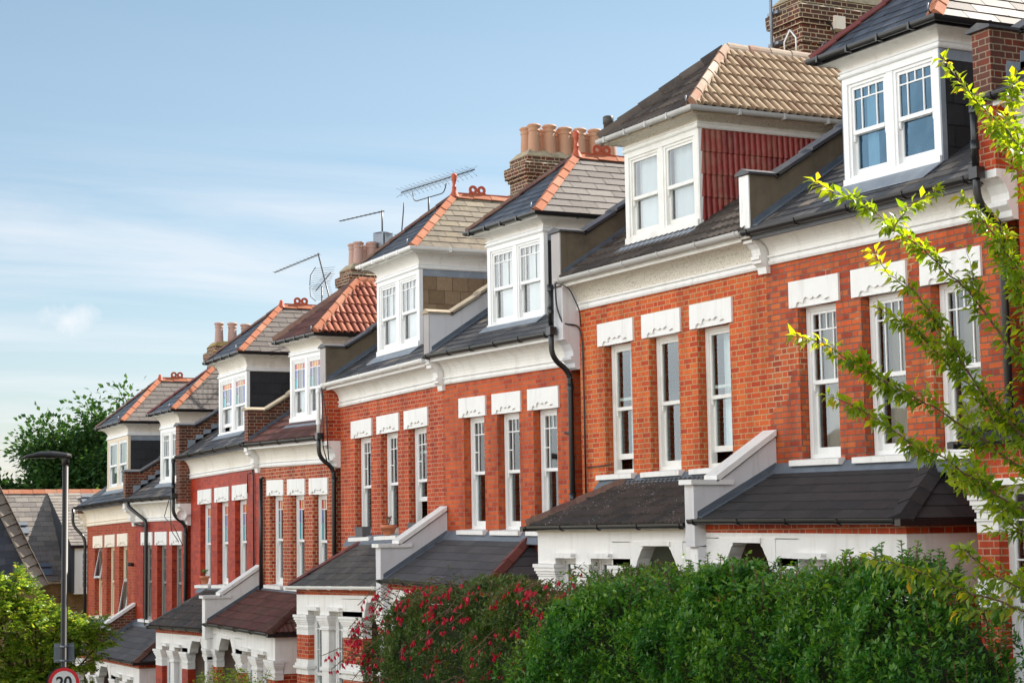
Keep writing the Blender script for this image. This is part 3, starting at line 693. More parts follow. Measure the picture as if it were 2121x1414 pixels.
def gutter_x(mb, x0, x1, y, z, r=.058, brackets=None):
    """half round gutter along x, hung in front of the eaves; y = back"""
    prof = []
    for k in range(9):
        a = math.pi * k / 8
        prof.append((y - r - r * math.cos(a), z - r * 1.15 * math.sin(a)))
    prof = [(y - 2 * r, z + .008)] + prof + [(y, z + .008), (y - .008, z - .003)] + [(y - r - (r - .01) * math.cos(a), z - (r - .01) * 1.1 * math.sin(a)) for a in [math.pi * k / 6 for k in (5, 4, 3, 2, 1)]] + [(y - 2 * r + .008, z)]
    mb.prism_x(prof, x0, x1)
    n = max(1, int((x1 - x0) / 0.95))
    for k in range(n + 1):
        xx = x0 + .12 + (x1 - x0 - .24) * k / n
        q = [(y - r - (r + .01) * math.cos(math.pi * j / 8), z - (r + .012) * 1.15 * math.sin(math.pi * j / 8)) for j in range(9)]
        mb.prism_x([(y - 2 * r - .012, z + .012)] + q + [(y + .01, z + .012)], xx, xx + .035)


def build_house(h):
    S = STY[h['k']]; k = h['k']
    bl, br, zm, zg, zl = h['bl'], h['br'], h['zm'], h['zg'], h['zl']
    xc = (bl + br) / 2; ground = gz(xc)
    base = (xc, 0.0, ground)
    root = thing('terraced_house', S['label'], 'house', base, 'houses of the terrace')
    H = dict(base=base, shear=(h['tilt'], xc))
    B = lambda mb, n, m, p=root: mb.build(n, m, p, base, H['shear'])
    z0 = ground - .6
    # openings on the first floor
    wops = []
    wx = h['wx']
    for i in range(3):
        lx = wx + i * 1.347
        wops.append((lx, lx + 1.085, lx + .15, lx + .985))
    zs = zl - 2.36       # sill top
    zh = zl - .354       # window head
    # ---- wall
    wl = MB(); xs = sorted([bl, br] + [o[2] for o in wops] + [o[3] for o in wops])
    for a, b2 in zip(xs, xs[1:]):
        mid = (a + b2) / 2
        if any(o[2] < mid < o[3] for o in wops):
            wl.quad([(a, 0, z0), (b2, 0, z0), (b2, 0, zs), (a, 0, zs)]); wl.quad([(a, 0, zh), (b2, 0, zh), (b2, 0, zm + .45), (a, 0, zm + .45)])
        else:
            wl.quad([(a, 0, z0), (b2, 0, z0), (b2, 0, zm + .45), (a, 0, zm + .45)])
    for _, _, a, b2 in wops:
        wl.quad([(a, 0, zs), (a, .24, zs), (a, .24, zh), (a, 0, zh)]); wl.quad([(b2, .24, zs), (b2, 0, zs), (b2, 0, zh), (b2, .24, zh)])
        wl.quad([(a, 0, zh), (a, .24, zh), (b2, .24, zh), (b2, 0, zh)]); wl.quad([(a, .24, zs), (a, 0, zs), (b2, 0, zs), (b2, .24, zs)])
    # back and sides
    wl.quad([(br, 9.6, z0), (bl, 9.6, z0), (bl, 9.6, zg), (br, 9.6, zg)])
    for xx in (bl + .003, br - .003):
        wl.quad([(xx, 0, z0), (xx, 9.6, z0), (xx, 9.6, zg), (xx, 4.8, zg + 3.45), (xx, 0, zg + .12)])
    B(wl, 'brick_wall', S['brick'])
    # room behind: floor slab and a partition
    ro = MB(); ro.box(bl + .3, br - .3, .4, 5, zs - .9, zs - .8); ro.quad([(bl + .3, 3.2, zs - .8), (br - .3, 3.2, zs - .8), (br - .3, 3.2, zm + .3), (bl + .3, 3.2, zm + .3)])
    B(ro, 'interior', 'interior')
    # ---- windows, lintels, sills
    for i, (lx0, lx1, a, b2) in enumerate(wops):
        li = MB(); li.prism_y(scallop(lx0, lx1, zh + .0, zl), -.032, -.006); li.box(lx0, lx1, -.006, .1, zh, zl)
        B(li, 'lintel', S['lint'])
        style = S['win']
        lift = 0.16 if (k == 'C' and i != 1) else 0.0
        if k == 'E' and i == 2: lift = .55
        wm = S.get('wframe', S['frame'])
        cu = S.get('wcurt')
        if cu: cu = (cu[0], max(0, cu[1] + (-.12, .08, -.2)[i] * (1 if cu[1] else 0)), min(1, cu[2] - (0, .12, .05)[i]), (0, 0, .12)[i])
        o = sash(H, root, a + .012, b2 - .012, zs + .01, zh, .13, style, wm, 'glass', cu, ow=.08, lift=lift)
        si = MB(); si.prism_x([(-.11, zs - .085), (-.11, zs - .012), (.0, zs), (.14, zs + .012), (.14, zs - .09), (-.08, zs - .09)], lx0 + .0, lx1 - .01)
        B(si, 'sill', 'stucco_cream' if k == 'I' else 'white_paint')
    # ---- cove, moulding
    cx0 = bl + (.0 if h['side'] == 'L' else .12); cx1 = br - (.12 if h['side'] == 'L' else 0)
    if k == 'A': cx1 = br
    gy = -.30; ct = zg - .10
    mo = MB(); mo.prism_x([(0, zm), (-.035, zm), (-.05, zm + .03), (-.05, zm + .05), (-.03, zm + .06), (-.03, zm + .085), (-.06, zm + .10), (-.06, zm + .125), (0, zm + .14)], cx0, cx1)
    B(mo, 'moulding', 'stucco_cream' if k == 'I' else 'white_paint')
    co = MB(); prof = [(0, zm + .13)]
    for j in range(9):
        a = math.pi / 2 * j / 8
        prof.append((-.025 - (abs(gy) - .045) * (1 - math.cos(a)), zm + .13 + (ct - zm - .13) * math.sin(a)))
    prof += [(0, ct)]
    co.prism_x(prof, cx0, cx1)
    for f, kk in enumerate(range(9)): pass
    oc = B(co, 'cove', S['cove'])
    fa = MB(); fa.box(cx0, cx1, gy - .01, gy + .05, ct - .03, zg - .005)
    B(fa, 'fascia', S['fas'])
    gu = MB(); gx0 = bl - (.05 if h['side'] == 'L' else -.02)
    gutter_x(gu, gx0, br - .02, gy - .012, zg - .01, .06)
    B(gu, 'gutter', S['gut'])
    # ---- main roof
    ry, rz_ = gy - .04, zg + .015
    L = (4.85 - ry) / math.cos(math.atan(T35))
    V = Vector((0, 1, T35)).normalized()
    rf = MB(); un = MB()
    kind, rm = S['roof']
    x0r, x1r = bl + (.0), br - .0
    gau, wd = (.2, .28) if kind == 'slate' else (.3, .3)
    slope(rf, (0, ry, rz_), (1, 0, 0), V, L, lambda v: x0r, lambda v: x1r, kind, gau, wd, under=un, seed=ord(k))
    zr = rz_ + (4.85 - ry) * T35
    un.quad([(x0r, 4.85, zr - .01), (x1r, 4.85, zr - .01), (x1r, 10, zr - 5.15 * T35), (x0r, 10, zr - 5.15 * T35)])
    ro_ = B(rf, 'roof', rm)
    B(un, 'roof_underlay', 'coping_dark', ro_)
    rt = MB(); hip_tiles(rt, (x0r, 4.85, zr + .02), (x1r, 4.85, zr + .02), Vector((0, -T35, 1)).normalized(), Vector((0, T35, 1)).normalized(), .12, .05, .4, seed=3)
    B(rt, 'ridge_tiles', 'hip_brown', ro_)
    # ---- party parapet on the left boundary
    th = .24 if h['side'] == 'L' else .22
    px0, px1 = (bl - .30, bl) if h['side'] == 'L' else (bl - .12, bl + .12)
    zrf = lambda y: rz_ + (y - ry) * T35
    top = zg + .77; yk = .12
    body = MB()
    pz = zg - .12 if h['side'] == 'R' else zg - .12
    pm = S['brick'] if S['par'] == 'brick' and k not in ('A', 'F', 'G', 'H', 'I') else ('brick_dark' if S['par'] == 'brick' else S['par'])
    prof = [(-.31, pz), (-.31, top), (yk, top), (yk + .02, zrf(yk) + .42), (4.8, zrf(4.8) + .42), (4.8, zrf(4.8) - 1.3), (.3, pz)]
    if k == 'I': return dormer_part(h, S, root, H, B, zrf)
    body.prism_x(prof, px0, px1)
    po = B(body, 'parapet', pm)
    if S.get('parfront'):
        B(MB().box(px0 + .006, px1 - .006, -.328, -.309, pz + .02, top - .01), 'parapet_face', S['parfront'], po)
    cp = MB()
    xm = (px0 + px1) / 2; e = .05
    for ya, yb in ((-.36, yk + .04),):
        cp.hexa([(px0 - e, ya, top), (px1 + e, ya, top), (px1 + e, yb, top), (px0 - e, yb, top), (px0 - e, ya, top + .03), (px1 + e, ya, top + .03), (px1 + e, yb, top + .03), (px0 - e, yb, top + .03)])
        cp.quad([(px0 - e, ya, top + .03), (px1 + e, ya, top + .03), (xm, ya, top + .09)]); cp.quad([(px1 + e, ya, top + .03), (px1 + e, yb, top + .03), (xm, yb, top + .09), (xm, ya, top + .09)])
        cp.quad([(px0 - e, yb, top + .03), (px0 - e, ya, top + .03), (xm, ya, top + .09), (xm, yb, top + .09)])
    seg = .62; yy = yk - .02; j = 0
    while yy < 4.8:
        y2 = min(yy + seg, 4.85); za, zb = zrf(yy) + .43 + .035, zrf(y2) + .43
        cp.hexa([(px0 - e, yy, za - .02), (px1 + e, yy, za - .02), (px1 + e, y2 - .012, zb - .02), (px0 - e, y2 - .012, zb - .02), (px0 - e, yy, za + .035), (px1 + e, yy, za + .035), (px1 + e, y2 - .012, zb + .03), (px0 - e, y2 - .012, zb + .03)])
        cp.quad([(px0 - e, yy, za + .035), (px1 + e, yy, za + .035), (xm, yy, za + .075)])
        cp.quad([(px1 + e, yy, za + .035), (px1 + e, y2 - .012, zb + .03), (xm, y2 - .012, zb + .07), (xm, yy, za + .075)]); cp.quad([(px0 - e, y2 - .012, zb + .03), (px0 - e, yy, za + .035), (xm, yy, za + .075), (xm, y2 - .012, zb + .07)])
        yy = y2; j += 1
    B(cp, 'coping', 'coping_stone' if k in ('D', 'F') else 'coping_dark', po)
    fl = MB()
    if S.get('step') or k in ('A',):
        yy = -.1; n = 0
        while yy < 4.6:      # stepped lead flashing
            fl.prism_x([(yy, zrf(yy) + .015), (yy + .02, zrf(yy) + .24), (yy + .2, zrf(yy) + .24), (yy + .42, zrf(yy + .42) + .015)], px1 + .002, px1 + .012); yy += .21
        B(fl, 'flashing', 'lead', po)
    else:
        fl.prism_x([(-.28, zrf(-.28) + .02), (-.28, zrf(-.28) + .10), (4.7, zrf(4.7) + .12), (4.7, zrf(4.7) + .02)], px1 + .002, px1 + .012)
        fl.hexa([(px1, -.3, zrf(-.3) + .014), (px1 + .13, -.3, zrf(-.3) + .014), (px1 + .13, 4.7, zrf(4.7) + .014), (px1, 4.7, zrf(4.7) + .014), (px1, -.3, zrf(-.3) + .024), (px1 + .13, -.3, zrf(-.3) + .024), (px1 + .13, 4.7, zrf(4.7) + .024), (px1, 4.7, zrf(4.7) + .024)])
        B(fl, 'flashing', 'lead_dark', po)
    bracket_part(h, S, root, H, B)
    dormer_part(h, S, root, H, B, zrf)
    return root, H, B


def bracket_part(h, S, root, H, B):
    k = h['k']; bl, br, zm, zg = h['bl'], h['br'], h['zm'], h['zg']
    px0, px1 = (bl - .30, bl) if h['side'] == 'L' else (bl - .12, bl + .12)
    # ---- bracket(s)
    if h['side'] == 'L' and k != 'I':
        low = MID_LOW.get(k)      # lower neighbour's moulding level
        if k == 'I': low = zm - 1.1
        pier = MB(); pier.box(px0 + .003, px1, -.30, .02, low + .46, zg - .115)
        pmm = {'C': 'render_shade_lilac', 'E': 'brick_red_tan', 'G': 'brick_dark', 'A': 'brick_red_tan'}[k]
        B(pier, 'party_pier', pmm)
        br_ = MB(); z = low - .10
        profb = [(0, z), (-.05, z), (-.09, z + .03), (-.10, z + .10), (-.16, z + .16), (-.16, z + .20), (-.12, z + .22), (-.13, z + .30), (-.18, z + .40), (-.25, z + .46), (-.30, z + .47), (-.30, z + .56), (0, z + .56)]
        br_.prism_x(profb, px0, px1); B(br_, 'bracket', 'render_shade_lilac' if k == 'C' else 'white_paint')
    if k == 'I':
        z = zm - .10
        br_ = MB(); br_.prism_x([(0, z), (-.05, z), (-.10, z + .10), (-.16, z + .18), (-.13, z + .26), (-.25, z + .42), (-.30, z + .43), (-.30, z + .50), (0, z + .50)], px0, px1)
        B(br_, 'bracket', 'stucco_cream'); B(MB().box(px0 + .003, px1, -.30, .02, z + .50, zg - .12), 'party_pier', 'brick_dark')
    if h['side'] == 'R':
        br_ = MB(); z = zm - .11
        profb = [(0, z), (-.06, z), (-.075, z + .09), (-.12, z + .13), (-.15, z + .14), (-.15, z + .18), (-.18, z + .19), (-.18, z + .23), (-.15, z + .25), (-.17, z + .33), (-.23, z + .40), (-.29, z + .41), (-.29, z + .47), (-.33, z + .48), (-.33, zg - .07), (0, zg - .07)]
        br_.prism_x(profb, bl - .10, bl + .10)
        B(br_, 'bracket', 'white_paint')


def dormer_part(h, S, root, H, B, zrf):
    k = h['k']; bl, br, zm, zg = h['bl'], h['br'], h['zm'], h['zg']
    if k == 'I': bracket_part(h, S, root, H, B)
    # ---- dormer
    dx0, dx1, ds, dt, dg, da = h['d']; yf = .25
    dm = MB(); cz = zrf
    # front casing
    cs = .10; xm = (dx0 + dx1) / 2
    dm.box(dx0, dx0 + cs, yf - .02, yf + .1, ds, dt); dm.box(dx1 - cs, dx1, yf - .02, yf + .1, ds, dt)
    dm.box(dx0 + cs, dx1 - cs, yf - .02, yf + .1, dt - .09, dt); dm.box(xm - .065, xm + .065, yf - .012, yf + .1, ds + .07, dt - .09)
    dm.box(dx0 - .0, dx1 + .0, yf - .05, yf + .1, ds - .03, ds + .07)
    D = B(dm, 'dormer', S['frame'])
    gm = S['dg']
    for wi, (a, b2) in enumerate(((dx0 + cs, xm - .065), (xm + .065, dx1 - cs))):
        cu = S['dcurt']
        if k == 'B' and wi == 1: cu = None
        sash(H, D, a, b2, ds + .07, dt - .09, yf, S['dwin'], S['frame'] if k != 'I' else 'white_wood', gm, cu, ow=.05, partname='dormer_sash', cd=.06, mid=.48, lift=.12 if (k == 'G' and wi == 0) else 0)
    dyb = 4.4
    # cheeks
    for sx_, nm in ((dx1, 1), (dx0, -1)):
        ck = MB(); un = MB()
        un.quad([(sx_ - .02 * nm, yf + .02, cz(yf) - .1), (sx_ - .02 * nm, dyb, cz(dyb) - .3), (sx_ - .02 * nm, dyb, dt + .3), (sx_ - .02 * nm, yf + .02, dt + .02)])
        for r in range(int((dt + .02 - ds + .25) / .27) + 1):
            pass
        ckind, cm = S['cheek']
        # hung covering: rows from the top down, slope() used on a vertical plane
        g_ = .27 if ckind == 'slate' else .34
        zz0 = ds - .12; hh = dt - zz0 - (.13 if k in 'BDEI' else .0)
        tmp = MB()
        O = Vector((sx_, yf + .02, zz0))
        slope_v(tmp, O, nm, hh, 2.6, ckind, g_, seed=ord(k) + nm)
        o = B(tmp, 'cheek', cm, D)
        B(un, 'cheek_backing', 'black_felt', D)
        if k in 'BDEI':
            B(MB().box(sx_ - .01 * nm, sx_ + .012 * nm, yf + .03, 3.6, dt - .135, dt + .01), 'lead_band', 'lead', D)
        # corner board
        B(MB().box(sx_ - .005 * nm, sx_ + .022 * nm, yf - .015, yf + .06, ds, dt), 'corner_board', 'lead' if k == 'B' else S['frame'], D)
    # apron flashing
    ap = MB(); y1_ = {'B': -.10, 'C': .0, 'E': .0}.get(k, .06)
    ap.hexa([(dx0 - .05, y1_, zrf(y1_) + .016), (dx1 + .04, y1_, zrf(y1_) + .016), (dx1 + .04, yf, zrf(yf) + .02), (dx0 - .05, yf, zrf(yf) + .02), (dx0 - .05, y1_, zrf(y1_) + .026), (dx1 + .04, y1_, zrf(y1_) + .026), (dx1 + .04, yf, zrf(yf) + .04), (dx0 - .05, yf, zrf(yf) + .04)])
    B(ap, 'apron_flashing', 'lead', D)
    # moulding and coved frieze
    pr = [(0, dt), (.035, dt), (.05, dt + .02), (.05, dt + .045), (.025, dt + .055), (.025, dt + .07), (.04, dt + .08), (.04, dt + .10), (.0, dt + .105)]
    B(MB().ring(pr, dx0, dx1, yf, dyb), 'dormer_moulding', 'white_wood' if k != 'C' else 'worn_white_wood', D)
    ov = .245; zt = dg - .085; pr = []
    for j in range(9):
        a = math.pi / 2 * j / 8
        pr.append((.01 + (ov - .03) * (1 - math.cos(a)), dt + .10 + (zt - dt - .10) * math.sin(a)))
    B(MB().ring(pr, dx0, dx1, yf, dyb), 'frieze', S['cove'] if k != 'I' else 'stucco_white', D)
    fm = {'C': 'weathered_board', 'B': 'black_plastic'}.get(k, 'white_wood')
    pr = [(.01, zt - .0), (ov, zt), (ov, dg - .01), (.0, dg - .01)]
    B(MB().ring(pr, dx0, dx1, yf, dyb), 'dormer_fascia', fm, D)
    g0 = ov + .008; r = .05
    pr = [(g0, dg)] + [(g0 + r - r * math.cos(math.pi * j / 8), dg - .004 - r * 1.2 * math.sin(math.pi * j / 8)) for j in range(9)] + [(g0 + 2 * r, dg + .008), (g0 + 2 * r - .01, dg + .008)] + [(g0 + r - (r - .01) * math.cos(math.pi * j / 6), dg - .004 - (r - .01) * 1.1 * math.sin(math.pi * j / 6)) for j in (5, 4, 3, 2, 1)]
    gg = MB().ring(pr, dx0, dx1, yf, dyb - .3)
    for xx in np.arange(dx0 - .1, dx1 + .2, .62):
        gg.box(xx, xx + .035, yf - g0 - 2 * r - .008, yf - g0, dg - r * 1.3 - .01, dg + .014)
    for yy in np.arange(yf + .5, 3, .8):
        for s_, xx in ((1, dx1), (-1, dx0)): gg.box(xx + s_ * g0, xx + s_ * (g0 + 2 * r + .008), yy, yy + .035, dg - r * 1.3 - .01, dg + .014)
    B(gg, 'dormer_gutter', S['dgut'], D)
    # roof of the dormer, hipped at the front
    ex = ov + .04
    ex0, ex1, ey = dx0 - ex, dx1 + ex, yf - ex
    hw = (ex1 - ex0) / 2; ay = 1.48; zr0 = dg + .012
    up = da - zr0; yr = 4.75
    Vs = Vector((0, ay - ey, up)); Lf = Vs.length
    f_ = MB(); u_ = MB(); s1 = MB(); s2 = MB(); uu = MB()
    kd, mside, mfront = S['dr']; gd, wd = (.2, .5) if kd == 'slate' else (.32, .3)  # side slopes take a sunlit tone of the covering, fronts a shaded one
    if k == 'E': gd, wd = .19, .42
    fk = 'small' if kd == 'roll' else kd
    slope(f_, (0, ey, zr0), (1, 0, 0), Vs, Lf, lambda v: ex0 + hw * v / Lf, lambda v: ex1 - hw * v / Lf, fk, gd, .3 if kd == 'slate' else .24, under=uu, seed=5 + ord(k))
    for s_, e0, ux in ((1, ex1, 1), (-1, ex0, -1)):
        Vd = Vector((-s_ * hw, 0, up)); Ls = Vd.length
        slope(s1, (e0, 0, zr0), (0, 1, 0), Vd, Ls, lambda v: ey + (ay - ey) * v / Ls, lambda v: yr, kd, gd, wd, under=uu, seed=9 + ord(k) + s_)
    B(f_, 'dormer_front_slope', mfront, D); B(s1, 'dormer_side_slope', mside, D); B(uu, 'dormer_underlay', 'coping_dark', D)
    nf = Vector((0, -up, ay - ey)).normalized(); nr = Vector((up, 0, hw)).normalized(); nl = Vector((-up, 0, hw)).normalized()
    ap_ = Vector((xm, ay, da))
    rn = S['hiprnd']; hw_, hh_ = (.105, .05) if not rn else (.10, .07)
    a = MB(); hip_tiles(a, (ex1, ey, zr0 + .02), ap_ + Vector((0, 0, .02)), nf, nr, hw_, hh_, .36 if not rn else .42, rn, 1)
    B(a, 'hip_tiles', S['hip'], D)
    a = MB(); hip_tiles(a, (ex0, ey, zr0 + .02), ap_ + Vector((0, 0, .02)), nf, nl, hw_, hh_, .42, rn, 2)
    B(a, 'hip_tiles', S['hip_shade'], D)  # left hip coloured darker to stand in for its shade
    a = MB(); hip_tiles(a, ap_ + Vector((0, .05, .02)), (xm, yr, da + .02), nr, nl, hw_, hh_, .42, rn, 4)
    B(a, 'ridge_tiles', S['hip'], D)
    if rn:
        ml = MB(); ml.tube([Vector((ex1, ey, zr0)) + nr * .02 + Vector((0, .10, 0)), ap_ + nr * .02 + Vector((0, .12, -.03))], .03, 6); B(ml, 'mortar_bedding', 'mortar_lump', D)
    a = MB()   # crest ridge tiles with a pair of round holes
    if k in 'DEGHIB':
        a.box(xm - .012, xm + .012, ay + .12, yr, da + .04, da + .085)
        for yc in ((ay + .55), (ay + 1.85)):
            crest(a, xm, yc, da + .075)
        B(a, 'crest_tiles', 'terracotta_red', D)
    fin = MB()
    if k in 'DE':
        fin.lathe((xm, ay + .03, da - .02), [(.11, 0), (.09, .05), (.055, .12), (.04, .19), (.05, .2), (.05, .215), (.035, .22), (.038, .30), (.05, .36), (.055, .37), (.05, .385), (.065, .42), (.062, .46), (.035, .49), (.0, .5)], 14)
        B(fin, 'finial', 'terracotta_red', D)
    elif k in 'GIH':
        fin.lathe((xm, ay + .03, da - .02), [(.11, 0), (.08, .05), (.05, .12), (.04, .17), (.035, .18), (.0, .18)], 12)
        B(fin, 'finial', 'terracotta_red', D)
    # little hip iron
    hi = MB(); hi.tube([(ex1 - .02, ey - .05, zr0 + .02), (ex1 + .0, ey - .10, zr0 + .06), (ex1, ey - .1, zr0 + .13)], .012, 6)
    B(hi, 'hip_iron', 'galvanised', D)
    # ---- chimney stack on the party wall
    if k in 'CEGI':
        ch = MB(); cx = bl - .12; cw = .42; y0c, y1c = (4.35, 6.9) if k != 'I' else (3.95, 6.0)
        zb = zg + 1.2; z1_, z2_ = zm + 5.21, zm + 5.62
        ch.box(cx - cw, cx + cw, y0c, y1c, zb, zm + 4.80)
        ch.box(cx - cw - .05, cx + cw + .05, y0c - .05, y1c + .05, zm + 4.80, zm + 4.875)
        ch.box(cx - cw, cx + cw, y0c, y1c, zm + 4.875, z1_ - .08)
        for q, e in enumerate((.04, .09)):
            ch.box(cx - cw - e, cx + cw + e, y0c - e, y1c + e, z1_ - .08 + q * .08, z1_ + q * .08)
        ch.box(cx - cw - .10, cx + cw + .10, y0c - .10, y1c + .10, z1_ + .08, z1_ + .24)
        ch.box(cx - cw + .0, cx + cw - .0, y0c + .0, y1c - .0, z1_ + .24, z1_ + .42)
        C_ = B(ch, 'chimney', 'brick_chimney')
        fl = MB(); zt2 = z1_ + .24
        fl.hexa([(cx - cw - .1, y0c - .1, zt2), (cx + cw + .1, y0c - .1, zt2), (cx + cw + .1, y1c + .1, zt2), (cx - cw - .1, y1c + .1, zt2), (cx - cw - .003, y0c - .003, zt2 + .055), (cx + cw + .003, y0c - .003, zt2 + .055), (cx + cw + .003, y1c + .003, zt2 + .055), (cx - cw - .003, y1c + .003, zt2 + .055)])
        zt3 = z1_ + .42
        fl.hexa([(cx - cw - .02, y0c - .02, zt3), (cx + cw + .02, y0c - .02, zt3), (cx + cw + .02, y1c + .02, zt3), (cx - cw - .02, y1c + .02, zt3), (cx - cw + .12, y0c + .12, zt3 + .16), (cx + cw - .12, y0c + .12, zt3 + .16), (cx + cw - .12, y1c - .12, zt3 + .16), (cx - cw + .12, y1c - .12, zt3 + .16)])
        B(fl, 'flaunching', 'lichen_mortar' if k == 'I' else 'mortar_lump', C_)
        pm_ = 'terracotta_pot' if k == 'E' else 'terracotta_pink'
        ptz = zt3 + .10; ph = zm + 6.40 - ptz
        n = 6 if k in 'EC' else 4
        if k == 'I': n = 3
        for row in (0, 1):
            if k == 'I' and row == 0: continue
            for q in range(n):
                if k == 'G' and row == 1 and q >= 2: continue
                px_ = cx - .2 + .40 * row; py = y0c + (.32 if k != 'I' else .22) + q * (.39 if k != 'I' else .44) - .02 * row
                rr = .135 + .008 * ((q * 7 + row * 3) % 3 - 1); hz = ph * (1 - .02 * ((q * 5 + row) % 3))
                pt = MB().lathe((px_, py, ptz), [(rr + .02, 0), (rr + .015, .05), (rr - .005, hz * .72), (rr - .01, hz * .74), (rr + .012, hz * .76), (rr + .012, hz * .79), (rr - .002, hz * .8), (rr + .004, hz * .88), (rr + .035, hz * .93), (rr + .035, hz * .95), (rr + .005, hz), (rr - .03, hz), (rr - .035, hz - .12)], 18)
                B(pt, 'chimney_pot', pm_, C_)
        if k == 'E':
            B(MB().lathe((cx + .1, y0c + 2.28, ptz), [(.11, 0), (.11, .85), (.125, .86), (.125, 1.02), (.1, 1.04)], 12), 'flue_terminal', 'dark_wood', C_)
        if k == 'G':
            B(MB().lathe((cx + .22, y0c + 1.02, ptz + .12), [(.14, 0), (.14, .32), (.15, .33), (.13, .45)], 14), 'chimney_pot', 'yellow_clay', C_)
            cwl = MB()
            for j in range(4):
                a = math.pi / 2 * j + .5
                c_, s_ = math.cos(a), math.sin(a); o_ = .19
                P = lambda u, v, zq: (cx + .22 + c_ * o_ * v - s_ * u, y0c + 1.02 + s_ * o_ * v + c_ * u, zq)
                cwl.hexa([P(-.17, 1.0, ptz + .54), P(.17, 1.0, ptz + .54), P(.17, 1.08, ptz + .54), P(-.17, 1.08, ptz + .54), P(-.17, 1.0, ptz + .94), P(.17, 1.0, ptz + .94), P(.17, 1.08, ptz + .94), P(-.17, 1.08, ptz + .94)])
            cwl.lathe((cx + .22, y0c + 1.02, ptz + .12 + .8), [(.26, 0), (.24, .02), (.0, .05)], 8)
            B(cwl, 'cowl', 'cowl_metal', C_)
    # ---- porch and bay
    build_porch(h, S, root, H, B)
    return root, H, B


def crest(a, x, y, z):
    """crest plate: two rings side by side, each an octagon with a round hole"""
    for c in (-.095, .095):
        n = 16
        for j in range(n):
            t0, t1 = 2 * math.pi * j / n, 2 * math.pi * (j + 1) / n
            ro = .092
            pts = []
            for tt, rr in ((t0, .038), (t1, .038), (t1, ro), (t0, ro)):
                pts.append((y + c + rr * math.cos(tt) * (1 if abs(rr - .038) < 1e-6 else 1.03), z + .085 + rr * math.sin(tt)))
            i = len(a.v)
            a.v += [(x - .014, p, q) for p, q in pts] + [(x + .014, p, q) for p, q in pts]
            for f in ((0, 1, 2, 3), (7, 6, 5, 4), (0, 4, 5, 1), (3, 2, 6, 7)):
                a.f.append(tuple(i + q for q in f)); a.uv.append((.5, .5)); a.sm.append(False)
    a.box(x - .013, x + .013, y - .19, y + .19, z - .02, z + .03)


def slope_v(mb, O, sgn, H_, W_, kind, g, seed=0):
    """hung tiles or slates on a vertical plane facing +x (sgn 1) or -x"""
    rg = random.Random(seed)
    n = int(math.ceil(H_ / g)); wid = .34
    for r in range(n):
        z1 = O.z + H_ - r * g; z0 = max(z1 - g, O.z)
        if kind == 'slate':
            off = (r % 2) * wid / 2
            for k in range(-1, int(W_ / wid) + 1):
                u0, u1 = max(0, off + k * wid + .004), min(W_, off + (k + 1) * wid - .004)
                if u1 - u0 < .01: continue
                t0 = .014 + rg.uniform(-.003, .003)
                uv = (rg.random(), rg.random())
                mb.quad([(O.x + sgn * t0, O.y + u0, z0), (O.x + sgn * t0, O.y + u1, z0), (O.x + sgn * .003, O.y + u1, z1), (O.x + sgn * .003, O.y + u0, z1)], uv)
                mb.quad([(O.x, O.y + u0, z0), (O.x, O.y + u1, z0), (O.x + sgn * t0, O.y + u1, z0), (O.x + sgn * t0, O.y + u0, z0)], uv)
        else:
            prof = [(0, 0), (.12, .02), (.22, .026), (.32, .02), (.42, 0), (.5, .0), (.62, .02), (.72, .026), (.82, .02), (.92, 0)]
            us = [((k + f) * .2, hh * .8, k) for k in range(int(W_ / .2)) for f, hh in prof]
            rn = [(rg.random(), rg.random()) for _ in range(int(W_ / .2) + 1)]
            for (ua, ha, ka), (ub, hb, kb) in zip(us, us[1:]):
                mb.quad([(O.x + sgn * (.022 + ha), O.y + ua, z0), (O.x + sgn * (.022 + hb), O.y + ub, z0), (O.x + sgn * (.004 + hb), O.y + ub, z1), (O.x + sgn * (.004 + ha), O.y + ua, z1)], rn[ka])
                mb.quad([(O.x, O.y + ua, z0), (O.x, O.y + ub, z0), (O.x + sgn * (.022 + hb), O.y + ub, z0), (O.x + sgn * (.022 + ha), O.y + ua, z0)], (0, .9))


def capital(mb, x0, x1, y0, y1, z0, z1):
    """moulded stone capital: stepped bands"""
    hh = z1 - z0
    for f0, f1, e in ((0, .10, .018), (.10, .34, .0), (.34, .46, .014), (.46, .60, .03), (.60, .80, .048), (.80, 1, .065)):
        mb.box(x0 - e, x1 + e, y0 - e, y1, z0 + hh * f0, z0 + hh * f1 - .004)


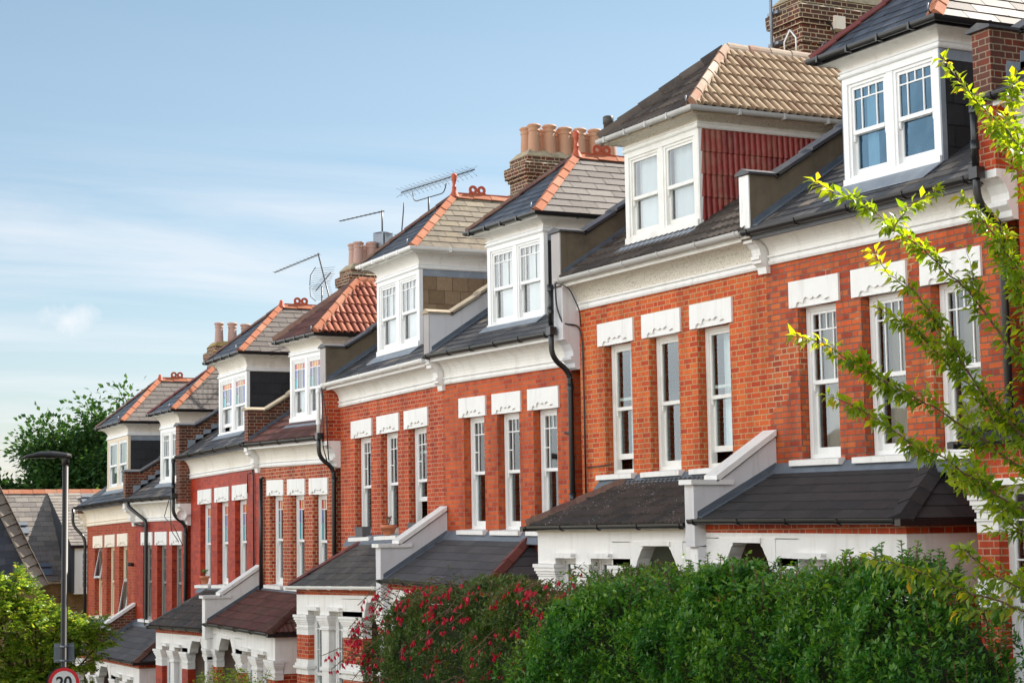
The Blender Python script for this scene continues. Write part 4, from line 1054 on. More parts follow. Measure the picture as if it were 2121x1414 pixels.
def build_porch(h, S, root, H, B):
    k = h['k']; bl, br, zm = h['bl'], h['br'], h['zm']
    side = h['side']
    zp = zm - {'A': 3.44, 'B': 3.42, 'C': 3.44, 'D': 3.54, 'E': 3.66, 'F': 3.52, 'G': 3.66, 'H': 3.58, 'I': 3.6}[k]
    yf = -1.15; yg = -1.28
    if side == 'L':
        wall_x = br; ox = {'C': -25.56, 'E': -36.02, 'G': -45.9, 'I': -56.2, 'A': -15.58}[k]; dirn = 1
    else:
        wall_x = bl; ox = {'B': -16.75, 'D': -27.2, 'F': -37.3, 'H': -47.35}[k]; dirn = -1
    pk, pm = S['porch']
    x0, x1 = min(ox, wall_x), max(ox, wall_x)
    # roof
    run = .90; rise = zm - 2.79 - zp
    gx = ox - dirn * .07
    Vs = Vector((0, -yg - .02, rise)); L = Vs.length
    rf = MB(); un = MB()
    ga, wd = {'felt': (.235, .5), 'slate': (.2, .28), 'small': (.27, .24)}[pk]
    if side == 'L': fmin, fmax = (lambda v: gx + run * v / L), (lambda v: wall_x - .1)
    else: fmin, fmax = (lambda v: wall_x + .1), (lambda v: gx - run * v / L)
    slope(rf, (0, yg - .01, zp + .01), (1, 0, 0), Vs, L, fmin, fmax, pk, ga, wd, under=un, seed=ord(k) * 3, t=.010)
    Vd = Vector((dirn * run, 0, rise)); Ls = Vd.length
    slope(rf, (gx, 0, zp + .01), (0, 1, 0), Vd, Ls, lambda v: yg + (-yg) * v / Ls, lambda v: -.0, pk, ga, wd, under=un, seed=ord(k) * 5, t=.010)
    P = B(rf, 'porch_roof', pm); B(un, 'porch_underlay', 'black_felt', P)
    hm = {'B': 'felt_tile', 'D': 'hip_maroon', 'C': 'hip_brown', 'E': 'hip_maroon', 'F': 'tile_maroon_shade', 'G': 'tile_porch_black', 'H': 'hip_brown', 'I': 'hip_brown', 'A': 'felt_tile'}[k]
    a = MB(); hip_tiles(a, (gx, yg, zp + .03), (gx + dirn * run, 0, zp + rise + .03), Vector((0, -rise, -yg)).normalized(), Vector((-dirn * rise, 0, run)).normalized(), .10 if k != 'B' else .14, .045, .40, k in 'FC', 8)
    B(a, 'hip_tiles', hm, P)
    fl = MB(); zt = zp + rise - .02
    fl.hexa([(x0 + .02, -.16, zt - .075), (x1 - .02, -.16, zt - .075), (x1 - .02, 0, zt + .03), (x0 + .02, 0, zt + .03), (x0 + .02, -.16, zt - .06), (x1 - .02, -.16, zt - .06), (x1 - .02, -.012, zt + .13), (x0 + .02, -.012, zt + .13)])
    B(fl, 'flashing', 'lead_dark', P)
    g = MB(); gutter_x(g, x0 - (.14 if side == 'L' else .03), x1 + (.14 if side == 'R' else -.12), yg + .01, zp, .05)
    g2 = MB(); ygx = ox - dirn * .17
    g.box(min(ygx, ygx + dirn * .1), max(ygx, ygx + dirn * .1), yg - .09, -.02, zp - .07, zp + .004)
    B(g, 'porch_gutter', S['pgut'], P)
    # body: white band, openings, piers
    zb = gz((x0 + x1) / 2) - .5
    top = zp - .04
    if S['soldier']:
        sb = MB(); n = int((x1 - x0) / .115)
        sb.box(x0, x1, yf - .004, yf + .2, top - .125, top - .01)
        sb.box(min(ox, ox + dirn * .2), max(ox, ox + dirn * .2), yf + .2, 0, top - .125, top - .01)
        B(sb, 'brick_course', 'brick_red_tan', P)
        top -= .125
    else:
        sb = MB(); sb.box(x0 - (.015 if side == 'L' else 0), x1 + (.015 if side == 'R' else 0), yf - .015, yf + .2, top - .05, top - .01); B(sb, 'eaves_band', 'stucco_cream', P); top -= .05
    # levels relative to the gutter
    zc1, zc0 = zp - .56, zp - .84         # capital
    zh1 = zp - .47                          # window head
    za = zp - .29                           # arch head
    u = lambda d: ox + dirn * d if True else 0
    # layout measured from the outer corner inwards: pier, window, column, window, wide pier, arch, party pier
    lay = dict(p1=(0, .62), w1=(.62, 1.25), c1=(1.25, 1.78), w2=(1.78, 2.42), p2=(2.42, 2.98), ar=(2.98, 4.45))
    if k == 'A': lay = dict(p1=(0, .36), w1=(.36, 1.25), c1=(1.25, 1.78), w2=(1.78, 2.42), p2=(2.42, 2.98), ar=(2.98, 4.45))
    if k == 'E': lay = dict(p1=(0, .70), w1=(.70, 1.34), c1=(1.34, 1.92), w2=(1.92, 2.60), p2=(2.60, 3.70), ar=(3.70, 4.50))
    end = abs(wall_x - ox)
    sc_ = end / 4.95
    lay = {q: (a_ * sc_, b_ * sc_) for q, (a_, b_) in lay.items()}
    bd = MB()
    pd = .20

    def cellx(a_, b_, z0_, z1_, y0_=yf, y1_=None):
        xa, xb = u(a_), u(b_); bd.box(min(xa, xb), max(xa, xb), y0_, (yf + pd) if y1_ is None else y1_, z0_, z1_)
    # band above windows
    cellx(0, lay['p2'][0], zh1, top)
    cellx(lay['p2'][0], end - .1, za + .05, top)
    # side return
    bd.box(min(ox, ox + dirn * .25), max(ox, ox + dirn * .25), yf + pd, 0, zc0, top)
    for q in ('p1', 'c1', 'p2'):
        cellx(lay[q][0] + (.0 if q == 'p1' else .02), lay[q][1] - .02, zc1, zh1)
    # scrolled arch brackets either side of the entrance
    a0, a1 = lay['ar']; aw = a1 - a0
    for s_, xa in ((1, a0), (-1, a1)):
        pr = [(0, za + .06), (.40, za + .06), (.40, za + .0), (.34, za - .01), (.33, za - .04), (.30, za - .055), (.285, za - .08), (.25, za - .13), (.205, za - .18), (.18, za - .23), (.16, za - .27), (.12, za - .30), (.06, za - .30), (.02, za - .27), (.0, za - .27)]
        fs = min(1, aw / 1.35); pts = [(u(xa + s_ * dx * fs), zz) for dx, zz in pr]
        if (s_ * dirn) < 0: pts = pts[::-1]
        bd.prism_y(pts, yf - .01, yf + pd)
    cellx(a0 + .3, a1 - .3, za - .0, za + .06, yf - .03)
    cellx(lay['p2'][0], a0, zc1, za + .06)
    cellx(a1, end - .1, zc1, za + .06)
    B(bd, 'porch_front', S['wall'], P)
    for q in ('w1', 'w2'):
        hd = MB()
        xa, xb = sorted((u(lay[q][0] - .03), u(lay[q][1] + .03)))
        hd.prism_y([(xa, zh1), (xb, zh1), (xb - .04, zh1 + .03), (xb - .02, zh1 + .045), (xb - .02, zh1 + .07), (xa + .02, zh1 + .07), (xa + .02, zh1 + .045), (xa + .04, zh1 + .03)], yf - .075, yf + .02)
        B(hd, 'hood_moulding', 'white_paint', P)
    # piers
    zband = zp - 1.74
    lastp = (end - .42, end + .0)
    for q, (a_, b_) in dict(p1=lay['p1'], p2=lay['p2'], p3=(a1 + .02, end + .05)).items():
        xa, xb = sorted((u(a_ + (.0 if q == 'p1' else .02)), u(b_ - .02)))
        cap = MB(); pr_ = MB(); bnd = MB()
        capital(cap, xa, xb, yf, yf + pd - .02, zc0, zc1)
        pr_.box(xa, xb, yf + .003, yf + pd - .02, zb, zc0 - .12)
        cap.box(xa - .004, xb + .004, yf - .001, yf + pd - .016, zc0 - .12, zc0)
        for e, f0, f1 in ((.012, 0, .12), (.06, .12, .17), (.035, .17, .22), (.012, .22, .30)):
            bnd.box(xa - e, xb + e, yf - e + .003, yf + pd - .016, zband + f0, zband + f1)
        if q == 'p1':
            xa, xb = sorted((ox + dirn * .02, ox + dirn * .26)); pr_.box(xa, xb, yf + pd - .02, 0, zb, zc0)
        B(cap, 'capital', 'white_paint', P); B(pr_, 'brick_pier', 'brick_red_tan' if k != 'G' else 'brick_painted', P); B(bnd, 'stone_band', 'white_paint', P)
    cap = MB(); bnd = MB()
    xa, xb = sorted((u(lay['c1'][0] + .04), u(lay['c1'][1] - .04)))
    capital(cap, xa, xb, yf, yf + pd - .02, zc0, zc1); bnd.box(xa + .04, xb - .04, yf + .01, yf + pd - .03, zb, zc0)
    bnd.box(xa, xb, yf - .015, yf + pd - .02, zband + .12, zband + .19)
    B(cap, 'capital', 'white_paint', P); B(bnd, 'column', 'white_paint', P)
    # windows of the bay
    for q in ('w1', 'w2'):
        xa, xb = sorted((u(lay[q][0] - .02), u(lay[q][1] + .02)))
        sash(H, P, xa, xb, zp - 2.75, zh1, yf + .13, 'gridside' if k not in 'GF' else 'stained', 'white_wood', 'glass', ('net_curtain', 0, 1, .0) if k in 'E' else None, ow=.06, partname='bay_window', cd=.2, mid=.45)
        bnd2 = MB(); bnd2.box(xa, xb, yf + .02, yf + pd, zb, zp - 2.76); B(bnd2, 'bay_apron', 'white_paint', P)
    # inside of the entrance
    ins = MB(); xa, xb = sorted((u(lay['p2'][0] + .2), u(end - .05)))
    ins.quad([(xa, -.02, zb), (xb, -.02, zb), (xb, -.02, zp + .1), (xa, -.02, zp + .1)])
    ins.quad([(xa, yf + pd, zb), (xa, -.02, zb), (xa, -.02, zp - .1), (xa, yf + pd, zp - .1)]); ins.quad([(xb, yf + pd, zb), (xb, -.02, zb), (xb, -.02, zp - .1), (xb, yf + pd, zp - .1)])
    ins.quad([(xa, yf + pd, zp - .12), (xb, yf + pd, zp - .12), (xb, -.02, zp - .12), (xa, -.02, zp - .12)])
    B(ins, 'porch_interior', 'porch_inside_green' if k == 'C' else 'porch_inside', P)
    xd = (u(a0 + .12), u(a1 - .12)); dr = MB(); dr.box(min(xd), max(xd), -.08, -.03, zb, zp - .95)
    B(dr, 'front_door', 'dark_wood', P)
    # sloping party wall of the porch, on the right-hand house of each pair
    if side == 'R':
        pw = MB(); xa, xb = bl - .11, bl + .11
        tp = zm - 2.96; tw = zm - 2.34
        prof = [(yf - .18, zp - .35), (yf - .18, tp), (-.98, tp), (-.02, tw), (-.002, tw), (-.002, zp - .2)]
        pw.prism_x(prof, xa, xb)
        pw.box(xa + .01, xb - .01, yf - .12, yf + pd, zb, zp - .35)
        pm_ = 'brick_dark' if k == 'H' else ('render_shade_lilac' if k != 'F' else 'white_paint')
        W = B(pw, 'porch_party_wall', pm_)
        cpn = MB(); e = .045
        cpn.box(xa - e, xb + e, yf - .24, -.72, tp, tp + .065)
        sl_ = (tw - tp) / .96
        ya, yb = -.99, -.02
        cpn.hexa([(xa - e, ya, tp + .03), (xb + e, ya, tp + .03), (xb + e, yb, tw + .03), (xa - e, yb, tw + .03), (xa - e, ya, tp + .12), (xb + e, ya, tp + .12), (xb + e, yb, tw + .11), (xa - e, yb, tw + .11)])
        B(cpn, 'coping', 'white_paint', W)
        f2 = MB(); zz = lambda y: zp + .02 + rise * (y - yg) / (-yg)
        f2.prism_x([(yg, zz(yg)), (yg, zz(yg) + .09), (-.02, zz(-.02) + .11), (-.02, zz(-.02))], xb + .001, xb + .012)
        f2.hexa([(xb, yg, zz(yg) + .004), (xb + .10, yg, zz(yg) + .004), (xb + .10, -.02, zz(-.02) + .004), (xb, -.02, zz(-.02) + .004), (xb, yg, zz(yg) + .014), (xb + .10, yg, zz(yg) + .014), (xb + .10, -.02, zz(-.02) + .014), (xb, -.02, zz(-.02) + .014)])
        B(f2, 'flashing', 'lead_dark', W)
        B(MB().box(bl - .09, bl + .09, yf - .13, yf - .115, zp - .85, zp - .38).box(bl - .05, bl + .05, yf - .135, yf - .128, zp - .78, zp - .45), 'panel', 'white_paint', W)
        cpp = MB(); capital(cpp, xa + .01, xb - .01, yf - .12, yf + .05, zc0, zc1); B(cpp, 'capital', 'white_paint', W)


MID_LOW = {'A': 3.52, 'C': 2.68, 'E': 1.54, 'G': 0.46}
BUILT = {}
for h in HOUSES:
    BUILT[h['k']] = build_house(h)


# ------------------------------------------------------------------ unseen terrace across the street, added to bounce sunlight onto the facades
def opposite():
    yw = -21.0; proto = None
    for i in range(11):
        x0 = -68 + i * 8.0; g_ = gz(x0 + 4)
        bs = (x0 + 4, yw, g_)
        t_ = thing('terraced_house', 'pale rendered house across the street, unseen, added for its bounced light', 'house', bs, 'houses across the street')
        wl = MB(); wl.box(x0, x0 + 7.99, yw - 8, yw, g_ - 1, g_ + 7.2); wl.build('wall', 'opposite_wall', t_, bs)
        rf = MB(); rf.prism_x([(yw + .3, g_ + 7.2), (yw - 4, g_ + 9.8), (yw - 8.3, g_ + 7.2)], x0, x0 + 7.985); rf.build('roof', 'slate_far', t_, bs)
        for k in range(3):
            for j in range(2):
                xx = x0 + 1 + k * 2.4; zz = g_ + 1 + 3.1 * j
                w_ = MB(); w_.box(xx, xx + 1.2, yw + .003, yw + .05, zz, zz + .08).box(xx, xx + .08, yw + .003, yw + .05, zz + .08, zz + 1.7).box(xx + 1.12, xx + 1.2, yw + .003, yw + .05, zz + .08, zz + 1.7).box(xx + .08, xx + 1.12, yw + .003, yw + .05, zz + 1.62, zz + 1.7).box(xx + .08, xx + 1.12, yw + .003, yw + .045, zz + .8, zz + .88)
                o = w_.build('window', 'white_wood', t_, bs)
                MB().box(xx + .08, xx + 1.12, yw + .002, yw + .02, zz + .08, zz + 1.62).build('pane', 'black_plastic', o, bs)


plain('opposite_wall', (0.70, 0.66, 0.58), 0.9, 0.06, 1.0, 0.1)
opposite()

# ------------------------------------------------------------------ drainpipes, cables
def pipe(key, pts, r=.045, mat='black_plastic', name='downpipe', collars=()):
    root, H, B = BUILT[key]
    mb = MB(); mb.tube(pts, r, 10)
    for p in collars: mb.lathe((p[0], p[1], p[2] - .05), [(r + .012, 0), (r + .012, .1)], 10)
    B(mb, name, mat)


def bend(pts, n=4, f=.35):
    """round the corners of a polyline"""
    P = [Vector(p) for p in pts]; o = [P[0]]
    for a, b2, c in zip(P, P[1:], P[2:]):
        l = min((b2 - a).length, (c - b2).length, .3) * f
        s, e = b2 + (a - b2).normalized() * l, b2 + (c - b2).normalized() * l
        for k in range(n + 1):
            t_ = k / n; o.append(s * (1 - t_) ** 2 + b2 * 2 * t_ * (1 - t_) + e * t_ ** 2)
    return o + [P[-1]]


# upper house's gutter drops down the party pier and swings in under the lower cove
def party_pipe(key, low_key, upper_mat):
    h = next(x for x in HOUSES if x['k'] == key); l = next(x for x in HOUSES if x['k'] == low_key)
    x = h['bl'] - .22; y = -.40; zg = h['zg']; zl_ = l['zg']; zm = l['zm']
    pipe(key, [(x, y, zg - .06), (x, y, zl_ + .05)], .042, upper_mat, 'downpipe', [(x, y, zg - .12), (x, y, zl_ + .3)])
    pipe(low_key, bend([(x, y, zl_ + .06), (x, y, zm + .12), (x + .02, -.10, zm - .10), (x + .02, -.075, zm - .3), (x + .02, -.075, zm - 6)], 5, .6), .046, 'black_plastic', 'downpipe', [(x, y, zl_ + .0), (x + .02, -.075, zm - .35), (x + .02, -.075, zm - 2.1), (x + .02, -.075, zm - 4)])
    BUILT[low_key][2](MB().box(x - .06, x + .08, y - .06, y + .06, zl_ - .06, zl_ + .07), 'hopper', 'black_plastic')


party_pipe('A', 'B', 'black_plastic')
party_pipe('C', 'D', 'black_plastic')
party_pipe('E', 'F', 'white_plastic')
party_pipe('G', 'H', 'black_plastic')
hI = HOUSES[-1]
pipe('I', bend([(hI['bl'] - .2, -.40, hI['zg'] - .04), (hI['bl'] - .2, -.40, hI['zm'] + .05), (hI['bl'] + .02, -.075, hI['zm'] - .35), (hI['bl'] + .02, -.075, -6)], 5, .6), .045)
hH = HOUSES[-2]
pipe('H', bend([(hH['bl'] + .50, -.36, hH['zg'] - .03), (hH['bl'] + .55, -.34, hH['zg'] - .2), (hH['bl'] + 1.35, -.075, hH['zm'] + .02), (hH['bl'] + 1.35, -.075, -2.55), (hH['bl'] + 1.1, -.1, -2.75)], 5, .5), .05)
pipe('H', [(hH['bl'] + .25, -.06, hH['zm'] - .05), (hH['bl'] + 1.2, -.06, hH['zm'] - .09)], .04)
# F: short black soil pipe, G: thin cable
pipe('F', [(-41.20, -.07, 1.30), (-41.20, -.07, -1.25)], .045)
pipe('F', [(-41.25, -.08, -1.26), (-39.6, -.08, -1.40)], .035)
pipe('F', [(-41.20, -.07, 1.30), (-41.06, -.07, 1.31)], .03)
pipe('G', bend([(-42.0, -.03, 1.46), (-42.25, -.03, 1.46), (-42.25, -.03, 1.0)]), .012, name='cable')
pipe('G', bend([(-41.9, -.03, 1.55), (-41.83, -.03, 1.3), (-41.80, -.03, -1.2)]), .018, name='cable')
pipe('H', [(-47.2, -.03, -.4), (-47.2, -.03, -3.2)], .02, name='cable')
# C: thin black cable down the left edge, looping from the gutter
pipe('C', bend([(-26.2, -.42, 3.95), (-26.28, -.36, 3.6), (-26.2, -.30, 3.3), (-26.12, -.04, 3.28), (-26.04, -.03, 3.0), (-26.02, -.03, 2.0), (-26.02, -.03, .4)]), .014, name='cable')
pipe('C', bend([(-26.15, -.43, 3.96), (-25.95, -.30, 3.85), (-25.98, -.10, 3.5), (-26.04, -.05, 3.25)]), .01, name='cable')
pipe('C', [(-26.02, -.03, 1.0), (-25.2, -.03, 1.02)], .01, name='cable')
pipe('D', [(-26.62, -.06, 1.62), (-26.4, -.03, 1.62)], .02, name='pipe_clip')
pipe('E', bend([(-36.5, -.40, 3.1), (-36.45, -.33, 2.6), (-36.42, -.31, 2.0), (-36.5, -.25, 1.6)]), .012, name='cable')
pipe('E', bend([(-36.55, -.38, 3.1), (-36.6, -.33, 2.2), (-36.7, -.3, 1.9), (-36.62, -.2, 1.45)]), .012, name='cable')
pipe('H', bend([(-47.3, -.40, 1.0), (-47.9, -.35, .55), (-47.2, -.3, .3), (-47.15, -.08, -.2)]), .01, name='cable')
pipe('H', bend([(-47.2, -.40, 1.0), (-47.35, -.33, .2), (-47.1, -.2, -.1)]), .01, name='cable')
# wall scroll hooks above the porch hips
for key, x, z in (('D', -27.55, .24), ('F', -37.95, -1.0)):
    sp = [(x + .07 * (1 - k / 14) * math.cos(k * .5), -.2 - .0 * k, z + .07 * (1 - k / 14) * math.sin(k * .5)) for k in range(14)]
    pipe(key, [(x + .12, -.2, z - .12), (x + .09, -.2, z - .05)] + sp, .008, name='hip_iron')
# open casements of the far left house
rI, HI_, BI = BUILT['I']
for wi, zt_, zb_ in ((0, hI['zl'] - .36, hI['zl'] - 1.25), (2, hI['zl'] - 1.30, hI['zl'] - 2.30)):
    xa = hI['wx'] + wi * 1.347 + .20; xb = xa + .70; mb = MB(); L_ = zt_ - zb_
    for a0, a1, c0, c1 in ((xa, xa + .06, 0, 1), (xb - .06, xb, 0, 1), (xa + .06, xb - .06, 0, .06), (xa + .06, xb - .06, .93, 1)):
        f = lambda c, d: (.12 - .17 * c + d * .9, zt_ - L_ * c + d * .3)
        y0_, z0_ = f(c0, 0); y1_, z1__ = f(c1, 0); y2_, z2_ = f(c1, .04); y3_, z3_ = f(c0, .04)
        mb.prism_x([(y0_, z0_), (y1_, z1__), (y2_, z2_), (y3_, z3_)], a0, a1)
    oc_ = BI(mb, 'open_casement', 'white_wood'); g_ = MB(); g_.quad([(xa, .12 - .17, zb_), (xb, .12 - .17, zb_), (xb, .12, zt_), (xa, .12, zt_)]); BI(g_, 'glass_pane', 'glass_bright', oc_)
# bitumen patch of render and small boxes
r_, H_, B_ = BUILT['H']
B_(MB().tube([(-52.0, -.0, -.72), (-52.0, -.16, -.70)], .05, 8), 'overflow_pipe', 'black_plastic')
r_, H_, B_ = BUILT['G']
ds_ = MB(); ds_.tube([(-46.66, -.02, .62), (-46.66, -.22, .62)], .02, 6)
ds_.lathe((0, 0, 0), [(.001, 0), (.001, .001)], 3)
B_(ds_, 'dish_arm', 'white_plastic')
o = MB()
for k in range(5):
    r0, r1 = .13 * k / 5, .13 * (k + 1) / 5
    for j in range(14):
        a0, a1 = 2 * math.pi * j / 14, 2 * math.pi * (j + 1) / 14
        f = lambda r, a: (-46.60 + .5 * (r * r) / .13 + .0, -.30 + r * math.cos(a), .62 + r * math.sin(a))
        o.quad([f(r0, a0), f(r1, a0), f(r1, a1), f(r0, a1)], smooth=True)
B_(o, 'satellite_dish', 'white_plastic')


# ------------------------------------------------------------------ things on the sills
def planter(x, z, lab, dead=False):
    t_ = thing('planter', lab, 'planter', (x, -.02, z), 'grey planters on the window sills')
    b2 = (x, -.02, z)
    MB().box(x - .2, x + .2, -.10, .08, z, z + .02).hexa([(x - .18, -.09, z + .02), (x + .18, -.09, z + .02), (x + .18, .07, z + .02), (x - .18, .07, z + .02), (x - .21, -.11, z + .2), (x + .21, -.11, z + .2), (x + .21, .09, z + .2), (x - .21, .09, z + .2)]).build('trough', 'planter_grey', t_, b2)
    MB().box(x - .19, x + .19, -.09, .07, z + .19, z + .206).build('soil', 'soil', t_, b2)
    return t_


def stems_leaves(t_, b2, x, y, z, n, hgt, spread, lm, stemm, size, seed):
    rg = random.Random(seed); st = MB(); P = []; Dd = []
    for k in range(n):
        a = rg.uniform(0, 6.28); l = hgt * rg.uniform(.6, 1.1)
        tip = Vector((x + math.cos(a) * spread * rg.random(), y + math.sin(a) * spread * .6 * rg.random(), z + l))
        mid = Vector((x, y, z)).lerp(tip, .5) + Vector((rg.uniform(-.02, .02), 0, .02))
        st.tube([(x, y, z), mid, tip], .006, 5)
        for j in range(5):
            q = mid.lerp(tip, rg.random()); P.append(q); Dd.append(Vector((math.cos(a + j * 1.3), math.sin(a + j * 1.3), rg.uniform(-.1, .8))).normalized())
    st.build('stem', stemm, t_, b2)
    leaves('foliage', P, Dd, size, lm, t_, b2, seed=seed)


def leaves(name, P, D, size, mat, parent=None, base=None, wid=.45, fold=.25, droop=.2, seed=0, var=.42, bias=None):
    """many folded pointed leaves in one mesh; one random value per leaf in the UV"""
    rg = np.random.default_rng(seed)
    P = np.array([tuple(p) for p in P], float).reshape(-1, 3); D = np.array([tuple(d) for d in D], float).reshape(-1, 3); n = len(P)
    D /= np.linalg.norm(D, axis=1, keepdims=True) + 1e-9
    up = rg.normal(0, .45, (n, 3)) + np.array([0, 0, 1.0])
    S = np.cross(D, up); S /= np.linalg.norm(S, axis=1, keepdims=True) + 1e-9
    Nn = np.cross(S, D)
    sz = (np.full(n, float(size)) if np.isscalar(size) else np.array(size)) * rg.uniform(1 - var, 1 + var, n)
    l = sz[:, None]; w_ = l * wid * .5; f = l * fold * wid
    v = np.stack([P, P + D * l * .45 - S * w_ + Nn * f * .6, P + D * l * .5 - Nn * l * .02, P + D * l * .45 + S * w_ + Nn * f * .6, P + D * l - Nn * l * droop], 1)
    v = v.reshape(-1, 3)
    if base is not None: v = v - np.array(base)
    i = np.arange(n)[:, None] * 5
    F = np.concatenate([np.stack([i + 0, i + 2, i + 1], -1), np.stack([i + 0, i + 3, i + 2], -1), np.stack([i + 1, i + 2, i + 4], -1), np.stack([i + 2, i + 3, i + 4], -1)], 1).reshape(-1, 3)
    me = bpy.data.meshes.new(name)
    me.vertices.add(len(v)); me.vertices.foreach_set('co', v.ravel())
    me.loops.add(len(F) * 3); me.loops.foreach_set('vertex_index', F.ravel())
    me.polygons.add(len(F)); me.polygons.foreach_set('loop_start', np.arange(len(F)) * 3)
    me.polygons.foreach_set('use_smooth', np.ones(len(F), bool))
    uvl = me.uv_layers.new(name='UVMap')
    rv = rg.random(n) if bias is None else np.clip(np.array(bias) + rg.normal(0, .16, n), 0, 1)
    uv = np.stack([np.repeat(rv, 12), np.repeat(rg.random(n), 12)], 1)
    uvl.data.foreach_set('uv', uv.ravel())
    me.materials.append(MATS[mat]); me.update(calc_edges=True); me.validate()
    o = bpy.data.objects.new(name, me); COL.objects.link(o)
    if parent is not None: o.parent = parent
    return o


hE = HOUSES[4]; zsE = hE['zl'] - 2.36 + .005
planter(hE['wx'] + .55, zsE - .03, 'grey planter on the leftmost sill of the house with the brown slate dormer side')
planter(hE['wx'] + 2 * 1.347 + .5, zsE + .02, 'grey planter on a sill partly hidden behind the white sloping porch wall')
x, z = hE['wx'] + 1.347 + .55, zsE + .0
tp_ = thing('flower_pot', 'terracotta pot with bare dry stems, on a sill between two grey planters', 'flower pot', (x, -.02, z))
MB().lathe((x, -.02, z), [(.10, 0), (.15, .13), (.155, .13), (.17, .14), (.17, .2), (.15, .2)], 14).build('pot', 'clay_planter', tp_, (x, -.02, z))
stems_leaves(tp_, (x, -.02, z), x, -.02, z + .18, 7, .2, .12, 'leaf_dry', 'dry_twig', .05, 3)
hG = HOUSES[6]; zsG = hG['zl'] - 2.36
x, z = hG['wx'] + .62, zsG - .002
tp_ = thing('flower_pot', 'small terracotta pot with green leaves, on the sill of the red painted house', 'flower pot', (x, -.04, z))
MB().lathe((x, -.04, z), [(.08, 0), (.11, .14), (.125, .14), (.125, .19), (.1, .19)], 14).build('pot', 'clay_planter', tp_, (x, -.04, z))
stems_leaves(tp_, (x, -.04, z), x, -.04, z + .17, 9, .18, .14, 'leaf_pot', 'twig', .07, 4)


# ------------------------------------------------------------------ aerials
def yagi(name, label, mast, a, b2, n=14, el=.16, zig=False, axis=None, extra=None):
    base = tuple(mast[0])
    t_ = thing(name, label, 'aerial', base)
    MB().tube(mast, .024, 8).build('mast', 'aerial_metal', t_, base)
    A, Bv = Vector(a), Vector(b2); d = (Bv - A).normalized()
    bm = MB(); bm.tube([A, Bv], .016, 6); bm.build('boom', 'aerial_metal', t_, base)
    s = axis or d.cross(Vector((0, 0, 1))).normalized(); upv = s.cross(d).normalized()
    e = MB()
    for k in range(n):
        c = A.lerp(Bv, (k + .5) / n)
        if zig:
            w1 = d * ((Bv - A).length / n * .6)
            e.tube([c - w1 + upv * .13 - s * el, c + upv * .02, c + w1 * .2 + upv * .14 + s * el], .005, 4)
            e.tube([c - w1 - upv * .10 - s * el, c - upv * .02, c + w1 * .2 - upv * .11 + s * el], .005, 4)
        else:
            e.tube([c - s * el, c + s * el], .006, 4)
    e.build('elements', 'aerial_metal', t_, base)
    if extra: extra(t_, base)
    return t_


def cradle(t_, base):
    MB().tube(bend([(-42.90, 4.6, 8.62), (-42.86, 4.6, 8.36), (-41.0, 4.6, 8.28), (-40.9, 4.6, 8.50)], 4, .8), .014, 6).build('cradle', 'aerial_metal', t_, base)


yagi('tv_aerial', 'long zigzag aerial in a curved cradle, left of the ball finial in the middle', [(-41.94, 4.6, 5.9), (-41.94, 4.6, 7.9), (-41.93, 4.6, 8.34)], (-43.62, 4.6, 8.73), (-39.32, 4.6, 8.33 + .22), 17, .12, True, Vector((0, 1, 0)), cradle)


def grid(t_, base):
    g = MB(); c = Vector((-49.1, 4.6, 7.05))
    for s_ in (-1, 1):
        for k in range(8):
            zz = .02 + .06 * k; g.tube([c + Vector((-.55 + .5 * k / 8, -.2, s_ * zz)), c + Vector((-.1 + .05 * k, .25, s_ * (zz + .02)))], .006, 4)
        g.tube([c + Vector((-.55, -.2, s_ * .02)), c + Vector((-.5, -.2, s_ * .3)), c + Vector((-.1, -.2, s_ * .48))], .012, 5)
    g.tube([c + Vector((-.6, 0, -.12)), c + Vector((.55, 0, .25))], .014, 5)
    for k in range(10): g.tube([c + Vector((-.5 + k * .11, -.16, -.09 + k * .036)), c + Vector((-.5 + k * .11, .16, -.09 + k * .036))], .006, 4)
    g.build('reflector_grid', 'aerial_metal', t_, base)
    MB().tube([(-49.25, 4.6, 5.2), (-49.22, 4.6, 7.0)], .022, 6).build('mast', 'aerial_metal', t_, base)


yagi('tv_aerial', 'long aerial on a leaning mast with a small grid reflector below it', [(-48.2, 4.6, 5.6), (-48.67, 4.6, 6.63), (-49.5, 4.6, 7.98)], (-53.1, 4.6, 7.9), (-49.4, 4.6, 7.94), 13, .12, False, None, grid)
yagi('tv_aerial', 'short level aerial directly above the black chimney cowl', [(-46.62, 5.35, 7.9), (-46.62, 5.35, 8.80)], (-49.7, 5.35, 8.98), (-46.5, 5.35, 8.76), 10, .1)
t_ = thing('tv_aerial', 'thin leaning rod aerial with a small coil, left of the zigzag aerial', 'aerial', (-43.7, 4.6, 6))
MB().tube([(-43.7, 4.6, 6.0), (-43.60, 4.6, 7.77), (-43.44, 4.6, 8.44)], .018, 6).build('mast', 'aerial_metal', t_, (-43.7, 4.6, 6))
mb = MB()
for k in range(5):
    mb.tube([(-43.95 + .08 * k, 4.45, 7.55 + .05 * (k % 3)), (-43.25 - .05 * k, 4.7, 7.62 + .05 * (k % 2))], .006, 4)
mb.build('elements', 'aerial_metal', t_, (-43.7, 4.6, 6))
yagi('tv_aerial', 'dark aerial boom crossing the slates at the top right corner', [(-19.7, 3.5, 6.6), (-19.7, 3.5, 7.75)], (-20.50, 2.5, 7.10), (-19.2, 3.3, 7.48), 12, .03, False)
t_ = thing('aerial_mast', 'grey metal mast strapped to the big chimney at the top', 'mast', (-26.62, 4.15, 7.2))
bs = (-26.62, 4.15, 7.2)
MB().tube([(-26.50, 4.15, 7.2), (-26.50, 4.15, 11.2)], .028, 8).build('pole', 'galvanised', t_, bs)
mb = MB()
